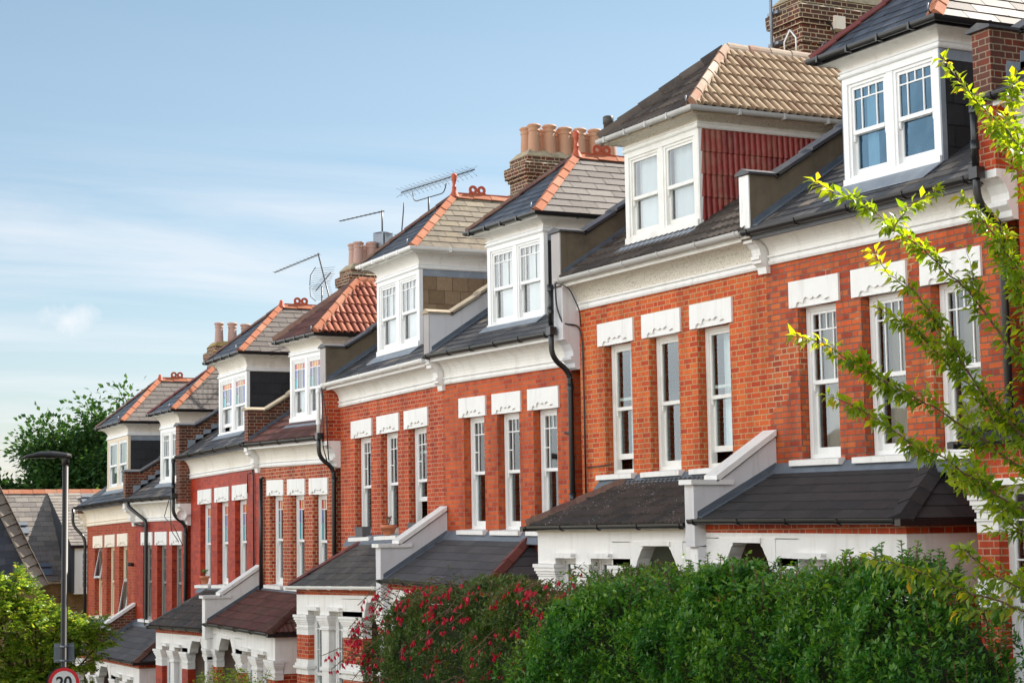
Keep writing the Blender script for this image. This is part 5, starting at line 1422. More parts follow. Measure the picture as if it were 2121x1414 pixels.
for z in (8.95, 8.40): mb.box(-26.66, -26.35, 4.18, 4.36, z, z + .05)
mb.build('strap', 'galvanised', t_, bs)
rC, HC_, BC_ = BUILT['C']
BC_(MB().box(-25.87, -25.74, 4.95, 5.18, 8.60, 8.83), 'junction_box', 'stucco_cream')
pipe('C', bend([(-25.84, 4.45, 8.75), (-25.80, 4.6, 8.85), (-25.80, 4.85, 8.8), (-25.80, 5.0, 8.5), (-25.80, 5.02, 8.2)], 4, .9), .012, name='cable')
for q in (0, 1):
    pipe('C', [(-26.2 + .34 * q, 4.2, 8.1), (-26.2 + .34 * q, 4.2, 8.38), (-26.03, 4.2, 8.56)], .014, 'white_plastic', 'bracket_arm')
ci = [(-25.75, 4.75 + .09 * math.cos(a_ * .6), 8.24 + .09 * math.sin(a_ * .6)) for a_ in range(12)]
pipe('C', ci, .012, 'galvanised', 'cable_coil')

# ------------------------------------------------------------------ street lamp and speed sign
LX, LY = -38.0, -5.36
gl_ = gz(LX)
t_ = thing('street_lamp', 'tall black street lamp post with a flat lantern, at the left', 'street lamp', (LX, LY, gl_))
bs = (LX, LY, gl_)
MB().tube([(LX, LY, gl_ - .3), (LX, LY, gl_ + 1.6), (LX, LY, gl_ + 1.62), (LX, LY, 1.62)], [.115, .115, .072, .060], 16).build('pole', 'lamp_black', t_, bs)
a = Vector(R_); a.z = 0; a.normalize(); fw = Vector((-a.y, a.x, 0))
hd = MB(); secs = [(.12, .05, .045, .0), (.05, .11, .07, .0), (-.25, .17, .085, .03), (-.55, .19, .075, .03), (-.78, .15, .045, .0), (-.90, .05, .015, -.03)]
rings = []
for d, wv, hh, dz in secs:
    c = Vector((LX, LY, 1.68 + dz)) + a * d; rg_ = []
    for j in range(12):
        an = 2 * math.pi * j / 12
        rg_.append(c + fw * (wv * math.cos(an)) + Vector((0, 0, hh * math.sin(an) * (1 if math.sin(an) > 0 else .55))))
    rings.append(rg_)
for r0, r1 in zip(rings, rings[1:]):
    for j in range(12): hd.quad([r0[j], r0[(j + 1) % 12], r1[(j + 1) % 12], r1[j]], smooth=True)
hd.quad(rings[0]); hd.quad(list(reversed(rings[-1])))
hd.build('lantern', 'lamp_black', t_, bs)
ln_ = MB(); c0 = Vector((LX, LY, 1.645))
ln_.quad([c0 + a * -.2 + fw * .11, c0 + a * -.2 - fw * .11, c0 + a * -.72 - fw * .1 + Vector((0, 0, .01)), c0 + a * -.72 + fw * .1 + Vector((0, 0, .01))]); ln_.build('lens', 'opal_lens', t_, bs)
MB().tube([(LX, LY, 1.5), (LX, LY, 1.72)], .075, 12).build('spigot', 'lamp_black', t_, bs)

tocam = (CAM - Vector((LX, LY, 0))); tocam.z = 0; tocam.normalize(); rt = Vector((0, 0, 1)).cross(tocam).normalized()
sz = -2.83
bs = (LX + tocam.x * .12, LY + tocam.y * .12, sz)
sg = thing('speed_sign', 'round speed limit sign reading 20 with a red ring on the lamp post', 'road sign', bs)


def disc(mb, c, r, d, th=.004, n=40, r0=0):
    for j in range(n):
        a0, a1 = 2 * math.pi * j / n, 2 * math.pi * (j + 1) / n
        f = lambda r_, an, k: c + rt * (r_ * math.cos(an)) + Vector((0, 0, r_ * math.sin(an))) + tocam * (d + k)
        mb.quad([f(r0, a0, th), f(r, a0, th), f(r, a1, th), f(r0, a1, th)]); mb.quad([f(r, a0, 0), f(r, a0, th), f(r, a1, th), f(r, a1, 0)])
        mb.quad([f(r, a0, 0), f(r0, a0, 0), f(r0, a1, 0), f(r, a1, 0)])


c = Vector(bs)
mb = MB(); disc(mb, c, .30, 0, .004); mb.build('sign_plate', 'sign_white', sg, bs)
mb = MB(); disc(mb, c, .30, .004, .003, 40, .235); mb.build('red_ring', 'sign_red', sg, bs)
mb = MB(); disc(mb, c - rt * .03 - tocam * .05, .31, 0, .01); mb.build('backing_plate', 'sign_black', sg, bs)
cu = bpy.data.curves.new('numerals', 'FONT'); cu.body = '20'; cu.size = .31; cu.align_x = 'CENTER'; cu.align_y = 'CENTER'; cu.extrude = .001; cu.offset = .008
to = bpy.data.objects.new('numerals', cu); COL.objects.link(to); to.parent = sg
Mx = Matrix.Identity(4)
for i in range(3):
    Mx[i][0] = rt[i]; Mx[i][1] = (0, 0, 1)[i]; Mx[i][2] = tocam[i]
to.matrix_local = Matrix.Translation(tocam * .0095 + Vector((0, 0, .0))) @ Mx
cu.materials.append(MATS['sign_black'])
bpy.context.view_layer.update()
nm_ = bpy.data.meshes.new_from_object(to.evaluated_get(bpy.context.evaluated_depsgraph_get()))
mat_l = to.matrix_local.copy(); bpy.data.objects.remove(to); to = bpy.data.objects.new('numerals', nm_); COL.objects.link(to); to.parent = sg; to.matrix_local = mat_l
bs2 = (LX - tocam.x * .0, LY, sz + .58)
s2 = thing('sign_back', 'grey back of a square sign strapped to the lamp post above the 20 sign', 'road sign', bs2)
q = Vector(bs2) + tocam * -.09
mb = MB(); P8 = [q + rt * sx_ * .20 + Vector((0, 0, sz_ * .19)) + tocam * dd for sz_ in (-1, 1) for sx_, dd in ((-1, .0), (1, .0), (1, .012), (-1, .012))]
mb.hexa(P8); mb.build('sign_plate', 'sign_grey', s2, bs2)
mb = MB()
for zz in (.13, -.15):
    P8 = [q + rt * sx_ * .19 + Vector((0, 0, zz + sz_ * .015)) + tocam * dd for sz_ in (-1, 1) for sx_, dd in ((-1, .013), (1, .013), (1, .03), (-1, .03))]
    mb.hexa(P8)
    mb.tube([Vector((LX, LY, sz + .58 + zz - .02)), Vector((LX, LY, sz + .58 + zz + .02))], .082, 14)
mb.build('bracket', 'galvanised', s2, bs2)

# ------------------------------------------------------------------ far cross-street building
bs = (-70, 2, gz(-70))
fh_ = thing('far_house', 'far slate roofed house with a shed dormer behind the lamp post', 'house', bs)
Bf = lambda mb, n, m, p=fh_: mb.build(n, m, p, bs)
xr, zr = -72.0, 1.84
pt = math.tan(math.radians(47)); xe = -68.9; ze = zr - (xe - xr) * pt
Y0, Y1, YD = -6.0, 9.0, 2.25
rf = MB(); un = MB(); Vd = Vector((-(xe - xr), 0, zr - ze)); L = Vd.length
slope(rf, (xe, 0, ze), (0, 1, 0), Vd, L, lambda v: Y0, lambda v: YD + .02, 'slate', .25, .5, under=un, seed=77)
slope(rf, (xe, 0, ze), (0, 1, 0), Vd, L, lambda v: YD + .02, lambda v: Y1, 'slate', .25, .5, under=un, seed=78)
pd_ = math.tan(math.radians(28)); xd = -68.15; zd = zr - (xd - xr) * pd_
Vd2 = Vector((-(xd - xr), 0, zr - zd)); L2 = Vd2.length
slope(rf, (xd, 0, zd), (0, 1, 0), Vd2, L2, lambda v: YD, lambda v: Y1, 'slate', .25, .5, under=un, seed=79, t=.02)
un.quad([(xr, Y0, zr), (xr, Y1, zr), (xr - 4, Y1, zr - 4), (xr - 4, Y0, zr - 4)])
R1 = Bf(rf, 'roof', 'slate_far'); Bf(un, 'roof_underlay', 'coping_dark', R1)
rt_ = MB(); hip_tiles(rt_, (xr, Y0, zr + .03), (xr, Y1, zr + .03), Vector((pt, 0, 1)).normalized(), Vector((-pt, 0, 1)).normalized(), .16, .06, .45, seed=5)
Bf(rt_, 'ridge_tiles', 'hip_terracotta', R1)
ck = MB(); ck.prism_y([(xr, zr - .03), (xd, zd - .02), (xd, zd - 1.7), (xe, zd - 1.7), (xe + .02, ze - .1)], YD + .02, YD + .12)
Bf(ck, 'dormer_cheek', 'cheek_slate', R1)
g = MB(); g.box(xd - .02, xd + .10, YD - .05, Y1, zd - .1, zd - .02); Bf(g, 'gutter', 'black_plastic', R1)
wf = MB(); wf.box(xd - .12, xd - .04, YD + .12, Y1, zd - 1.75, zd - .1); Bf(wf, 'dormer_wall', 'white_wood', R1)
wn_ = MB(); yw0, yw1, zw1, zw0 = YD + .42, YD + 1.55, zd - .30, zd - 1.5
wn_.box(xd - .04, xd + .0, yw0 - .1, yw1, zw0 - .08, zw0); wn_.box(xd - .04, xd + .0, yw0 - .1, yw1, zw1, zw1 + .1); wn_.box(xd - .04, xd + .0, yw0 - .1, yw0, zw0, zw1)
for j in range(1, 6): wn_.box(xd - .035, xd - .012, yw0, yw1, zw0 + (zw1 - zw0) * j / 6 - .02, zw0 + (zw1 - zw0) * j / 6 + .02)
for j in (1, 2): wn_.box(xd - .035, xd - .012, yw0 + .38 * j, yw0 + .38 * j + .03, zw0, zw1)
W1 = Bf(wn_, 'window', 'white_wood'); gq = MB(); gq.quad([(xd - .034, yw0, zw0), (xd - .034, yw1, zw0), (xd - .034, yw1, zw1), (xd - .034, yw0, zw1)]); Bf(gq, 'glass_pane', 'frosted_pane', W1)
# skylights
nrm = Vector((pt, 0, 1)).normalized(); vv = Vd.normalized()
for yc, vfrac in ((1.05, .56), (1.6, .10)):
    c = Vector((xe, yc, ze)) + vv * (L * vfrac) + nrm * .03
    m1 = MB(); s_ = Vector((0, 1, 0))
    P = [c - s_ * .22 - vv * .2, c + s_ * .22 - vv * .2, c + s_ * .22 + vv * .12, c - s_ * .22 + vv * .12]
    m1.hexa(P + [p + nrm * .04 for p in P]); P = [c - s_ * .2 + vv * .16, c + s_ * .2 + vv * .16, c + s_ * .2 + vv * .32, c - s_ * .2 + vv * .32]; m1.hexa(P + [p + nrm * .09 for p in P])
    Bf(m1, 'skylight', 'galvanised', R1)
nrm2 = Vector((pd_, 0, 1)).normalized(); v2 = Vd2.normalized()
for yc, vf in ((3.7, .80), (5.0, .45)):
    c = Vector((xd, yc, zd)) + v2 * (L2 * vf) + nrm2 * .03; m1 = MB(); s_ = Vector((0, 1, 0))
    P = [c - s_ * .3 - v2 * .25, c + s_ * .3 - v2 * .25, c + s_ * .3 + v2 * .12, c - s_ * .3 + v2 * .12]
    m1.hexa(P + [p + nrm2 * .04 for p in P]); P = [c - s_ * .27 + v2 * .16, c + s_ * .27 + v2 * .16, c + s_ * .27 + v2 * .34, c - s_ * .27 + v2 * .34]; m1.hexa(P + [p + nrm2 * .10 for p in P])
    Bf(m1, 'skylight', 'galvanised', R1)
wl = MB(); wl.box(xe - .25, xe - .05, Y0, Y1, gz(-69) - 1, ze - .12); Bf(wl, 'brick_wall', 'brick_yellow')
cp = MB()
rgc = random.Random(4); yy = Y0
while yy < 2.6:
    cp.box(xe - .15, xe + .12 + rgc.uniform(-.03, .03), yy, yy + .24, ze - .09 + rgc.uniform(-.01, .015), ze + .0 + rgc.uniform(-.02, .03)); yy += .25
Bf(cp, 'eaves_tiles', 'coping_stone')
# hip of the nearer roof at the left edge
bs = (-66.5, -3, gz(-66))
nh = thing('far_house', 'dark roof with a pale tiled hip at the far left edge', 'house', bs)
Bn = lambda mb, n, m, p=nh: mb.build(n, m, p, bs)
A_, B_2 = Vector((-66.6, -.98, 2.35)), Vector((-65.6, .75, -1.55))
mb = MB(); un = MB()
e1 = Vector((-65.6, -8, -1.55)); e2 = Vector((-66.6, -8, 2.35))
Vl = (e2 - e1); 
slope(mb, (B_2.x, 0, B_2.z), (0, 1, 0), Vl, Vl.length, lambda v: -8, lambda v: B_2.y + (A_.y - B_2.y) * v / Vl.length, 'slate', .25, .4, under=un, seed=12)
un.quad([A_, B_2, (-70.5, .75, -1.55), (-70, -.98, 2.3)])
q = Bn(mb, 'roof', 'slate_blue'); Bn(un, 'roof_underlay', 'coping_dark', q)
a_ = MB(); dl = (A_ - B_2); nn_ = 11; hn_ = Vector((.95, .25, .36)); hw2 = dl.cross(hn_).normalized() * .42; hw2 = hw2 if hw2.y < 0 else -hw2; hn_ = (hn_ - dl * (hn_.dot(dl) / dl.length_squared)).normalized() * .10
for j in range(nn_):
    p0 = B_2 + dl * (j / nn_); p1 = B_2 + dl * ((j + 1) / nn_ - .006); w0 = hw2; ou = hn_
    a_.hexa([p0, p0 + w0, p1 + w0, p1, p0 + ou * 1.3, p0 + w0 + ou * 1.3, p1 + w0 + ou * .8, p1 + ou * .8]); a_.uv[-6:] = [(random.random(), random.random())] * 6
hip_tiles(a_, B_2, A_, (B_2 - A_).cross(Vector((0, -1, 0))).normalized(), Vector((-.2, .9, .4)).normalized(), .22, .10, .36, False, 3)
Bn(a_, 'hip_tiles', 'verge_grey', q)
Bn(MB().box(-70, -65.8, -8, .6, gz(-66) - 1, -1.62), 'brick_wall', 'brick_yellow')
t_ = thing('chimney_stack', 'small pale stack at the far left edge behind the lamp', 'chimney', (-67.5, -1.2, 1.5))
MB().box(-67.8, -67.2, -1.9, -1.25, 0, 3.0).build('stack', 'brick_yellow', t_, (-67.5, -1.2, 1.5))
MB().lathe((-67.5, -1.42, 3.0), [(.14, 0), (.12, .4), (.15, .42), (.13, .5)], 12).build('chimney_pot', 'yellow_clay', t_, (-67.5, -1.2, 1.5))


# ------------------------------------------------------------------ vegetation
def branchy(mb, pts, r0, r1, n=7):
    mb.tube(pts, [r0 + (r1 - r0) * k / (len(pts) - 1) for k in range(len(pts))], n)


def blob_leaves(rg, c, rad, n, shell=.55):
    """points in an ellipsoid's outer shell with outward directions"""
    d = rg.normal(0, 1, (n, 3)); d /= np.linalg.norm(d, axis=1, keepdims=True)
    r = (shell + (1 - shell) * rg.random(n) ** .6)[:, None]
    return np.array(c) + d * r * np.array(rad), d


# background oak: limbs grown outwards, leaf clumps at the ends of the twigs
def grow(rg, start, dirv, length, r, depth, mb, tips, spread=.55):
    p = Vector(start); d = Vector(dirv).normalized(); pts = [p.copy()]
    n = 4
    for k in range(n):
        d = (d + Vector(rg.normal(0, .16, 3))).normalized(); p = p + d * length / n; pts.append(p.copy())
        if depth <= 2: tips.append((p.copy(), d.copy(), depth))
    branchy(mb, pts, r, r * .6, 6 if depth > 1 else 4)
    if depth == 0: return
    for k in range(3 if depth > 1 else 4):
        q = pts[rg.integers(2, n + 1)]
        ang = Vector(rg.normal(0, 1, 3)); ang = (ang - d * ang.dot(d)).normalized()
        grow(rg, q, (d + ang * spread * rg.uniform(.7, 1.5) + Vector((0, 0, .08))).normalized(), length * rg.uniform(.6, .82), r * .55, depth - 1, mb, tips, spread)


def big_tree(name, label, base, height, mat, seed, leaf, per, limbs, group=None, clump=.5, lw=.75):
    rg = np.random.default_rng(seed)
    t_ = thing(name, label, 'tree', base, group)
    mb = MB(); tips = []
    top = Vector(base) + Vector((0, 0, height * .45))
    branchy(mb, [Vector(base) - Vector((0, 0, .5)), Vector(base) + Vector((.1, .1, height * .25)), top], height * .035, height * .022, 10)
    for dv, ln_ in limbs:
        grow(rg, top - Vector((0, 0, height * .1 * rg.random())), dv, ln_, height * .013, 3, mb, tips)
    mb.build('trunk', 'bark', t_, base)
    P, D = [], []
    for p, d, dep in tips:
        k = per if dep < 2 else per // 3
        o = rg.normal(0, clump, (k, 3)); dd = o / (np.linalg.norm(o, axis=1, keepdims=True) + 1e-6)
        P.append(np.array(p) + o * np.array([1, 1, .7])); D.append(dd + np.array(d) * .3)
    P = np.concatenate(P); D = np.concatenate(D)
    leaves('crown', P, D, leaf, mat, t_, base, wid=lw, fold=.15, droop=.1, seed=seed)
    return t_


big_tree('oak_tree', 'big dark green tree rising behind the far slate roofs', (-95, 12.4, -10.6), 16.9, 'leaf_oak', 21, .25, 66,
         [((.1, .15, 1), 4.6), ((0, .8, .75), 4.8), ((0, 1, .4), 4.6), ((0, -.5, .7), 4.4), ((0, -1, .3), 4.2), ((.2, .3, .9), 4.6), ((.5, -.2, .8), 4.2), ((-.5, .3, .8), 4.4), ((.1, -.7, .35), 4.6), ((.3, -.9, .5), 4.6)], clump=.5)
big_tree('oak_tree', 'lower dark green tree at the far left edge behind the lamp head', (-104, 5.4, -9.9), 13.2, 'leaf_oak', 35, .26, 60,
         [((0, .1, 1), 3.6), ((0, .9, .5), 3.4), ((0, -1, .4), 3.6), ((.3, -.4, .7), 3.4)], clump=.42)


# rowan street tree at lower left
def rowan():
    rg = np.random.default_rng(5); base = (-41.2, -5.3, gz(-41.2))
    t_ = thing('rowan_tree', 'bright green street tree with a few orange berries, behind the lamp post', 'tree', base)
    mb = MB(); P = []; D = []; BP = []
    top = Vector((-40.7, -5.3, -3.3))
    branchy(mb, [Vector(base), Vector((-41, -5.3, -4.4)), top], .11, .07, 9)
    tips = []
    tgts = [(-40.8, -6.2, -1.05), (-40.8, -5.75, -.98), (-40.63, -5.35, -1.45), (-40.4, -4.9, -1.75), (-40.1, -4.35, -1.92), (-40.2, -4.1, -2.25), (-40.76, -5.5, -2.3), (-40.3, -4.6, -2.7), (-40.9, -6.7, -1.2), (-41.0, -6.4, -2.0), (-40.3, -4.5, -3.3), (-40.9, -5.9, -2.9), (-40.1, -4.75, -2.1), (-40.5, -5.1, -2.4), (-41, -6.9, -2.8), (-40.2, -5.6, -1.8), (-40.6, -5.9, -1.5), (-40.9, -6.3, -1.45), (-40.6, -5.0, -3.2), (-40.5, -5.5, -2.9), (-40.7, -6.6, -2.2)]
    for g_ in tgts:
        g_ = Vector(g_); mid = top.lerp(g_, .5) + Vector(rg.normal(0, .1, 3)); pts = [top, mid, g_]
        branchy(mb, pts, .035, .012, 5)
        for k in range(46):
            s = mid.lerp(g_, rg.random()) if rg.random() < .35 else g_ + Vector(rg.normal(0, .02, 3))
            d = Vector(rg.normal(0, 1, 3)); d.z = abs(d.z) * .6 - .1; d.normalize(); q = s + d * rg.uniform(.15, .42)
            mb.tube([s, q], .006, 4)
            for r in range(4):       # pinnate leaves: rachis with paired leaflets
                rd = (d + Vector(rg.normal(0, .6, 3))).normalized(); rd.z -= .15
                side = rd.cross(Vector((0, 0, 1))).normalized()
                for j in range(6):
                    pp = q + rd * (.035 * j)
                    for s_ in (-1, 1):
                        P.append(pp); D.append(side * s_ + rd * .5 + Vector((0, 0, -.15)))
        if rg.random() < .4: BP.append(g_ + Vector(rg.normal(0, .12, 3)))
    mb.build('trunk', 'bark', t_, base)
    leaves('crown', P, D, .075, 'leaf_rowan', t_, base, wid=.5, seed=6)
    b2 = MB()
    for c in BP:
        for k in range(22):
            q = c + Vector(rg.normal(0, .035, 3)); b2.lathe(q, [(.0, -.008), (.008, 0), (.0, .008)], 5)
    b2.build('berries', 'berry_rowan', t_, base)


rowan()


# privet hedge and fuchsia along the front gardens
def hedge_top(x):
    """top height of the hedge against x"""
    pts = [(-20.2, -2.6), (-19.9, -2.0), (-19.5, -1.5), (-19.0, -1.08), (-18.4, -.84), (-17.8, -.68), (-16.8, -.60), (-15.6, -.54), (-14.6, -.56), (-13.6, -.54), (-13.0, -.42), (-12.6, -.48), (-12.25, -.80), (-12.0, -1.15), (-11.75, -1.7), (-11.4, -2.5)]
    for (a_, za), (b_, zb) in zip(pts, pts[1:]):
        if a_ <= x <= b_: return za + (zb - za) * (x - a_) / (b_ - a_) + .045 * math.sin(x * 3.1) + .03 * math.sin(x * 7.3 + 1)
    return -3


def hedge(name, label, cat, x0, x1, yc, depth, topf, n, leafsize, mat, seed, shoots, sh_len, twigmat='twig', gaps=None):
    rg = np.random.default_rng(seed); xm = (x0 + x1) / 2; base = (xm, yc, gz(xm))
    t_ = thing(name, label, cat, base)
    P, D, Bi = [], [], []
    # lumpy front surface
    ph = rg.uniform(0, 6.28, 12)

    def bulge(x, z):
        return .10 * math.sin(2.3 * x + ph[0]) + .08 * math.sin(4.7 * x + 3 * z + ph[1]) + .06 * math.sin(9 * x - 5 * z + ph[2]) + .05 * math.sin(7 * z + ph[3])
    k = 0
    rr = .42
    while k < n:
        x = rg.uniform(x0, x1); zt = topf(x)
        if zt < -2.95: continue
        back = rg.random() < .12
        if rg.random() < .42:      # rounded shoulder and top
            a_ = rg.uniform(0, math.pi / 2 + .5); y = -depth * math.cos(a_) ; z = zt - rr * (1 - math.sin(a_)); nn = (0, -math.cos(a_), math.sin(a_))
            if a_ > math.pi / 2: y = depth * (a_ - math.pi / 2) * 1.6; z = zt
        else:
            z = zt - rr - rg.random() ** 1.15 * 2.0; y = -depth; nn = (0, -1, .1)
        if back: y = -y
        y = yc + y + (-1 if not back else 1) * (bulge(x, z) * 1.3 + .03) + rg.normal(0, .035)
        if x - x0 < .35 or x1 - x < .35: y = yc + rg.uniform(-depth, depth)
        z += bulge(z * 1.3 + 4, x * 1.7) * .5
        d = np.array([rg.normal(.12, .4), nn[1] * .7 + rg.normal(0, .25), nn[2] * .5 + rg.uniform(.25, 1.0)]); d /= np.linalg.norm(d)
        ln_ = rg.uniform(.05, .14); p0 = np.array([x, y, z]) - d * .05
        s1 = np.cross(d, [.3, .2, 1.]); s1 /= np.linalg.norm(s1); s2 = np.cross(d, s1)
        b_ = .34 + .17 * math.sin(3.1 * x + ph[4]) * math.sin(4.1 * z + ph[5]) + rg.normal(0, .08) + .18 * max(0, 1 - (zt - z) * 1.6)  # leaf tone paler near the top, standing in for skylight
        for j in range(8):
            f = j / 7; an = j * 1.57 + .4; pr_ = p0 + d * ln_ * f
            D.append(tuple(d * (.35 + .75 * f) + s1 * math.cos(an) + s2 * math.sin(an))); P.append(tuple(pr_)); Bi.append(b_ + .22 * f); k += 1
    st = MB()
    for k in range(shoots):
        x = rg.uniform(x0 + .3, x1 - .1); y = rg.uniform(yc - depth * 1.0, yc + depth * .6); z = topf(x) - .1
        if z < -2.9: continue
        ln_ = sh_len * rg.uniform(.2, 1.0) * (1.25 if -13.3 < x < -12.4 and cat == 'hedge' else 1)
        y = max(y, yc - depth * .7); tip = Vector((x + rg.normal(0, .07), y + rg.normal(0, .06), z + ln_)); b0 = Vector((x, y, z - .1))
        st.tube([b0, b0.lerp(tip, .5) + Vector(rg.normal(0, .01, 3)), tip], .0045, 4)
        for j in range(int(5 + ln_ * 26)):
            f = (j + 1) / (5 + ln_ * 26); q = b0.lerp(tip, .15 + .85 * f); an = j * 1.57 + (j % 2) * .2
            D.append((math.cos(an), math.sin(an), .55)); P.append(tuple(q)); Bi.append(.4 + .35 * f)
            D.append((-math.cos(an), -math.sin(an), .55)); P.append(tuple(q)); Bi.append(.4 + .35 * f)
    # side shoots poking from the front face
    for k in range(int(shoots * 2.2)):
        x = rg.uniform(x0 + .2, x1 - .1); zt = topf(x)
        if zt < -2.9: continue
        z = zt - rg.random() * 1.5; b0 = Vector((x, yc - depth - bulge(x, z) * 0 + .05, z)); tip = b0 + Vector((rg.normal(0, .06), -.14 - .05 * rg.random(), .16 + .1 * rg.random()))
        for j in range(9):
            q = b0.lerp(tip, j / 8); an = j * 1.57
            D.append((math.cos(an), -.3 + math.sin(an), .6)); P.append(tuple(q)); Bi.append(.45 + .05 * j)
    # woody stems inside
    for k in range(int((x1 - x0) * 9)):
        x = rg.uniform(x0 + .3, x1 - .3); y = rg.uniform(yc - depth * .6, yc + depth * .6); g0 = gz(x); z1_ = topf(x) - .25
        st.tube([(x, y, g0 - .1), (x + rg.normal(0, .15), y + rg.normal(0, .1), (g0 + z1_) / 2), (x + rg.normal(0, .2), y + rg.normal(0, .15), z1_)], .014, 5, .006)
    st.build('stems', twigmat, t_, base)
    # dense twiggy core so that the hedge is not see-through
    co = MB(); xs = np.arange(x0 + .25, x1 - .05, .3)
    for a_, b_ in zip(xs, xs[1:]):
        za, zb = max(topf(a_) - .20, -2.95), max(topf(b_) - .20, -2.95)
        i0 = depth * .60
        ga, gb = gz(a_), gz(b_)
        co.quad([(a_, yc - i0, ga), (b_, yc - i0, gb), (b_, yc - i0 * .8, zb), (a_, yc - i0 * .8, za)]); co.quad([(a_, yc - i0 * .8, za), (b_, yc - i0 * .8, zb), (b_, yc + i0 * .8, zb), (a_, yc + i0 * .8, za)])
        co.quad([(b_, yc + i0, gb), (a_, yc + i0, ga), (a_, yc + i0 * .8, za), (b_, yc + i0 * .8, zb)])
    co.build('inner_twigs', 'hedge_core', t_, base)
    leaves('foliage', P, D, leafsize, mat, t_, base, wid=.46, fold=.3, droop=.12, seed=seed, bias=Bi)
    return t_, base


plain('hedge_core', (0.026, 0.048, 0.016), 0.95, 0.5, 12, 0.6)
hedge('privet_hedge', 'tall clipped green privet hedge with loose shoots at the lower right', 'hedge', -20.1, -11.45, -4.2, .50, hedge_top, 92000, .060, 'leaf_privet', 31, 420, .36)


def fu_top(x):
    pts = [(-25.6, -2.9), (-25.1, -1.9), (-24.6, -1.1), (-24.3, -.95), (-23.6, -.72), (-23.1, -.86), (-22.4, -.66), (-21.8, -.60), (-21.2, -.72), (-20.5, -.66), (-19.9, -.86), (-19.3, -.72), (-18.5, -.52), (-18.0, -.50), (-17.7, -.9), (-17.6, -1.6)]
    for (a_, za), (b_, zb) in zip(pts, pts[1:]):
        if a_ <= x <= b_: return za + (zb - za) * (x - a_) / (b_ - a_)
    return -3


ft, fb = hedge('fuchsia_bush', 'dark leaved fuchsia bush full of hanging crimson flowers, left of the privet hedge', 'bush', -25.5, -17.7, -3.75, .5, fu_top, 60000, .052, 'leaf_fuchsia', 47, 80, .22)
# arching flowering stems and pendant flowers
rg = np.random.default_rng(8); st = MB(); FP = []; FD = []; LP = []; LD = []
for k in range(95):
    x = rg.uniform(-25.2, -18.3) if k > 22 else rg.uniform(-25.2, -23.6)
    z = fu_top(x) - rg.random() ** 1.6 * 1.3 + .05; y = -4.2 + .1 * rg.random()
    out_ = Vector((rg.normal(-.25, .3), -rg.uniform(.15, .5), rg.uniform(-.1, .25)))
    if k < 9: x = rg.uniform(-25.3, -24.6); z = rg.uniform(-1.7, -.9); out_ = Vector((-rg.uniform(.2, .6), -.25, .0))
    a_ = Vector((x, y, z)); b_ = a_ + out_ * .6 + Vector((0, 0, .08)); c_ = a_ + out_ * 1.0 + Vector((0, 0, -.10))
    st.tube([a_, b_, c_], .006, 4)
    for j in range(26):
        q = a_.lerp(b_, rg.random()) if j % 2 else b_.lerp(c_, rg.random()); LP.append(tuple(q)); LD.append((rg.normal(), rg.normal(), .3))
    for j in range(rg.integers(3, 9)):
        q = b_.lerp(c_, rg.random()) + Vector((rg.normal(0, .03), rg.normal(0, .03), -.03 - .05 * rg.random()))
        st.tube([q + Vector((0, 0, .05)), q], .0015, 3)
        for m_k in range(5):
            an = m_k * 1.256; FP.append(tuple(q)); FD.append((math.cos(an) * .38, math.sin(an) * .38, -1))
st.build('flower_stems', 'twig', ft, fb)['kind'] = 'stuff'
fo = leaves('flowers', FP, FD, .06, 'petal_fuchsia', ft, fb, wid=.34, fold=.2, droop=-.05, seed=9); fo['kind'] = 'stuff'
leaves('stem_foliage', LP, LD, .045, 'leaf_fuchsia', ft, fb, seed=10)

# small garden shrub tops at the bottom edge
for x, y, z, lab, sd_ in ((-33.9, -3.5, -2.50, 'wispy shrub tip at the bottom edge under the red tiled porch', 3), (-31.9, -3.5, -2.42, 'leafy rose shrub at the bottom edge left of the fuchsia', 4)):
    bs = (x, y, gz(x)); t_ = thing('garden_shrub', lab, 'shrub', bs)
    rg = np.random.default_rng(sd_); st = MB(); P = []; D = []
    for k in range(26):
        tip = Vector((x + rg.normal(0, .45), y + rg.normal(0, .2), z - abs(rg.normal(0, .22)) + .12)); st.tube([(x, y, gz(x)), (x + rg.normal(0, .1), y, (z + gz(x)) / 2), tip], .008, 4, .003)
        for j in range(26): P.append(tip + Vector(rg.normal(0, .08, 3)) - Vector((0, 0, .12))); D.append((rg.normal(), rg.normal(), .4))
    st.build('stems', 'twig', t_, bs); leaves('foliage', P, D, .07, 'leaf_rowan', t_, bs, seed=sd_)

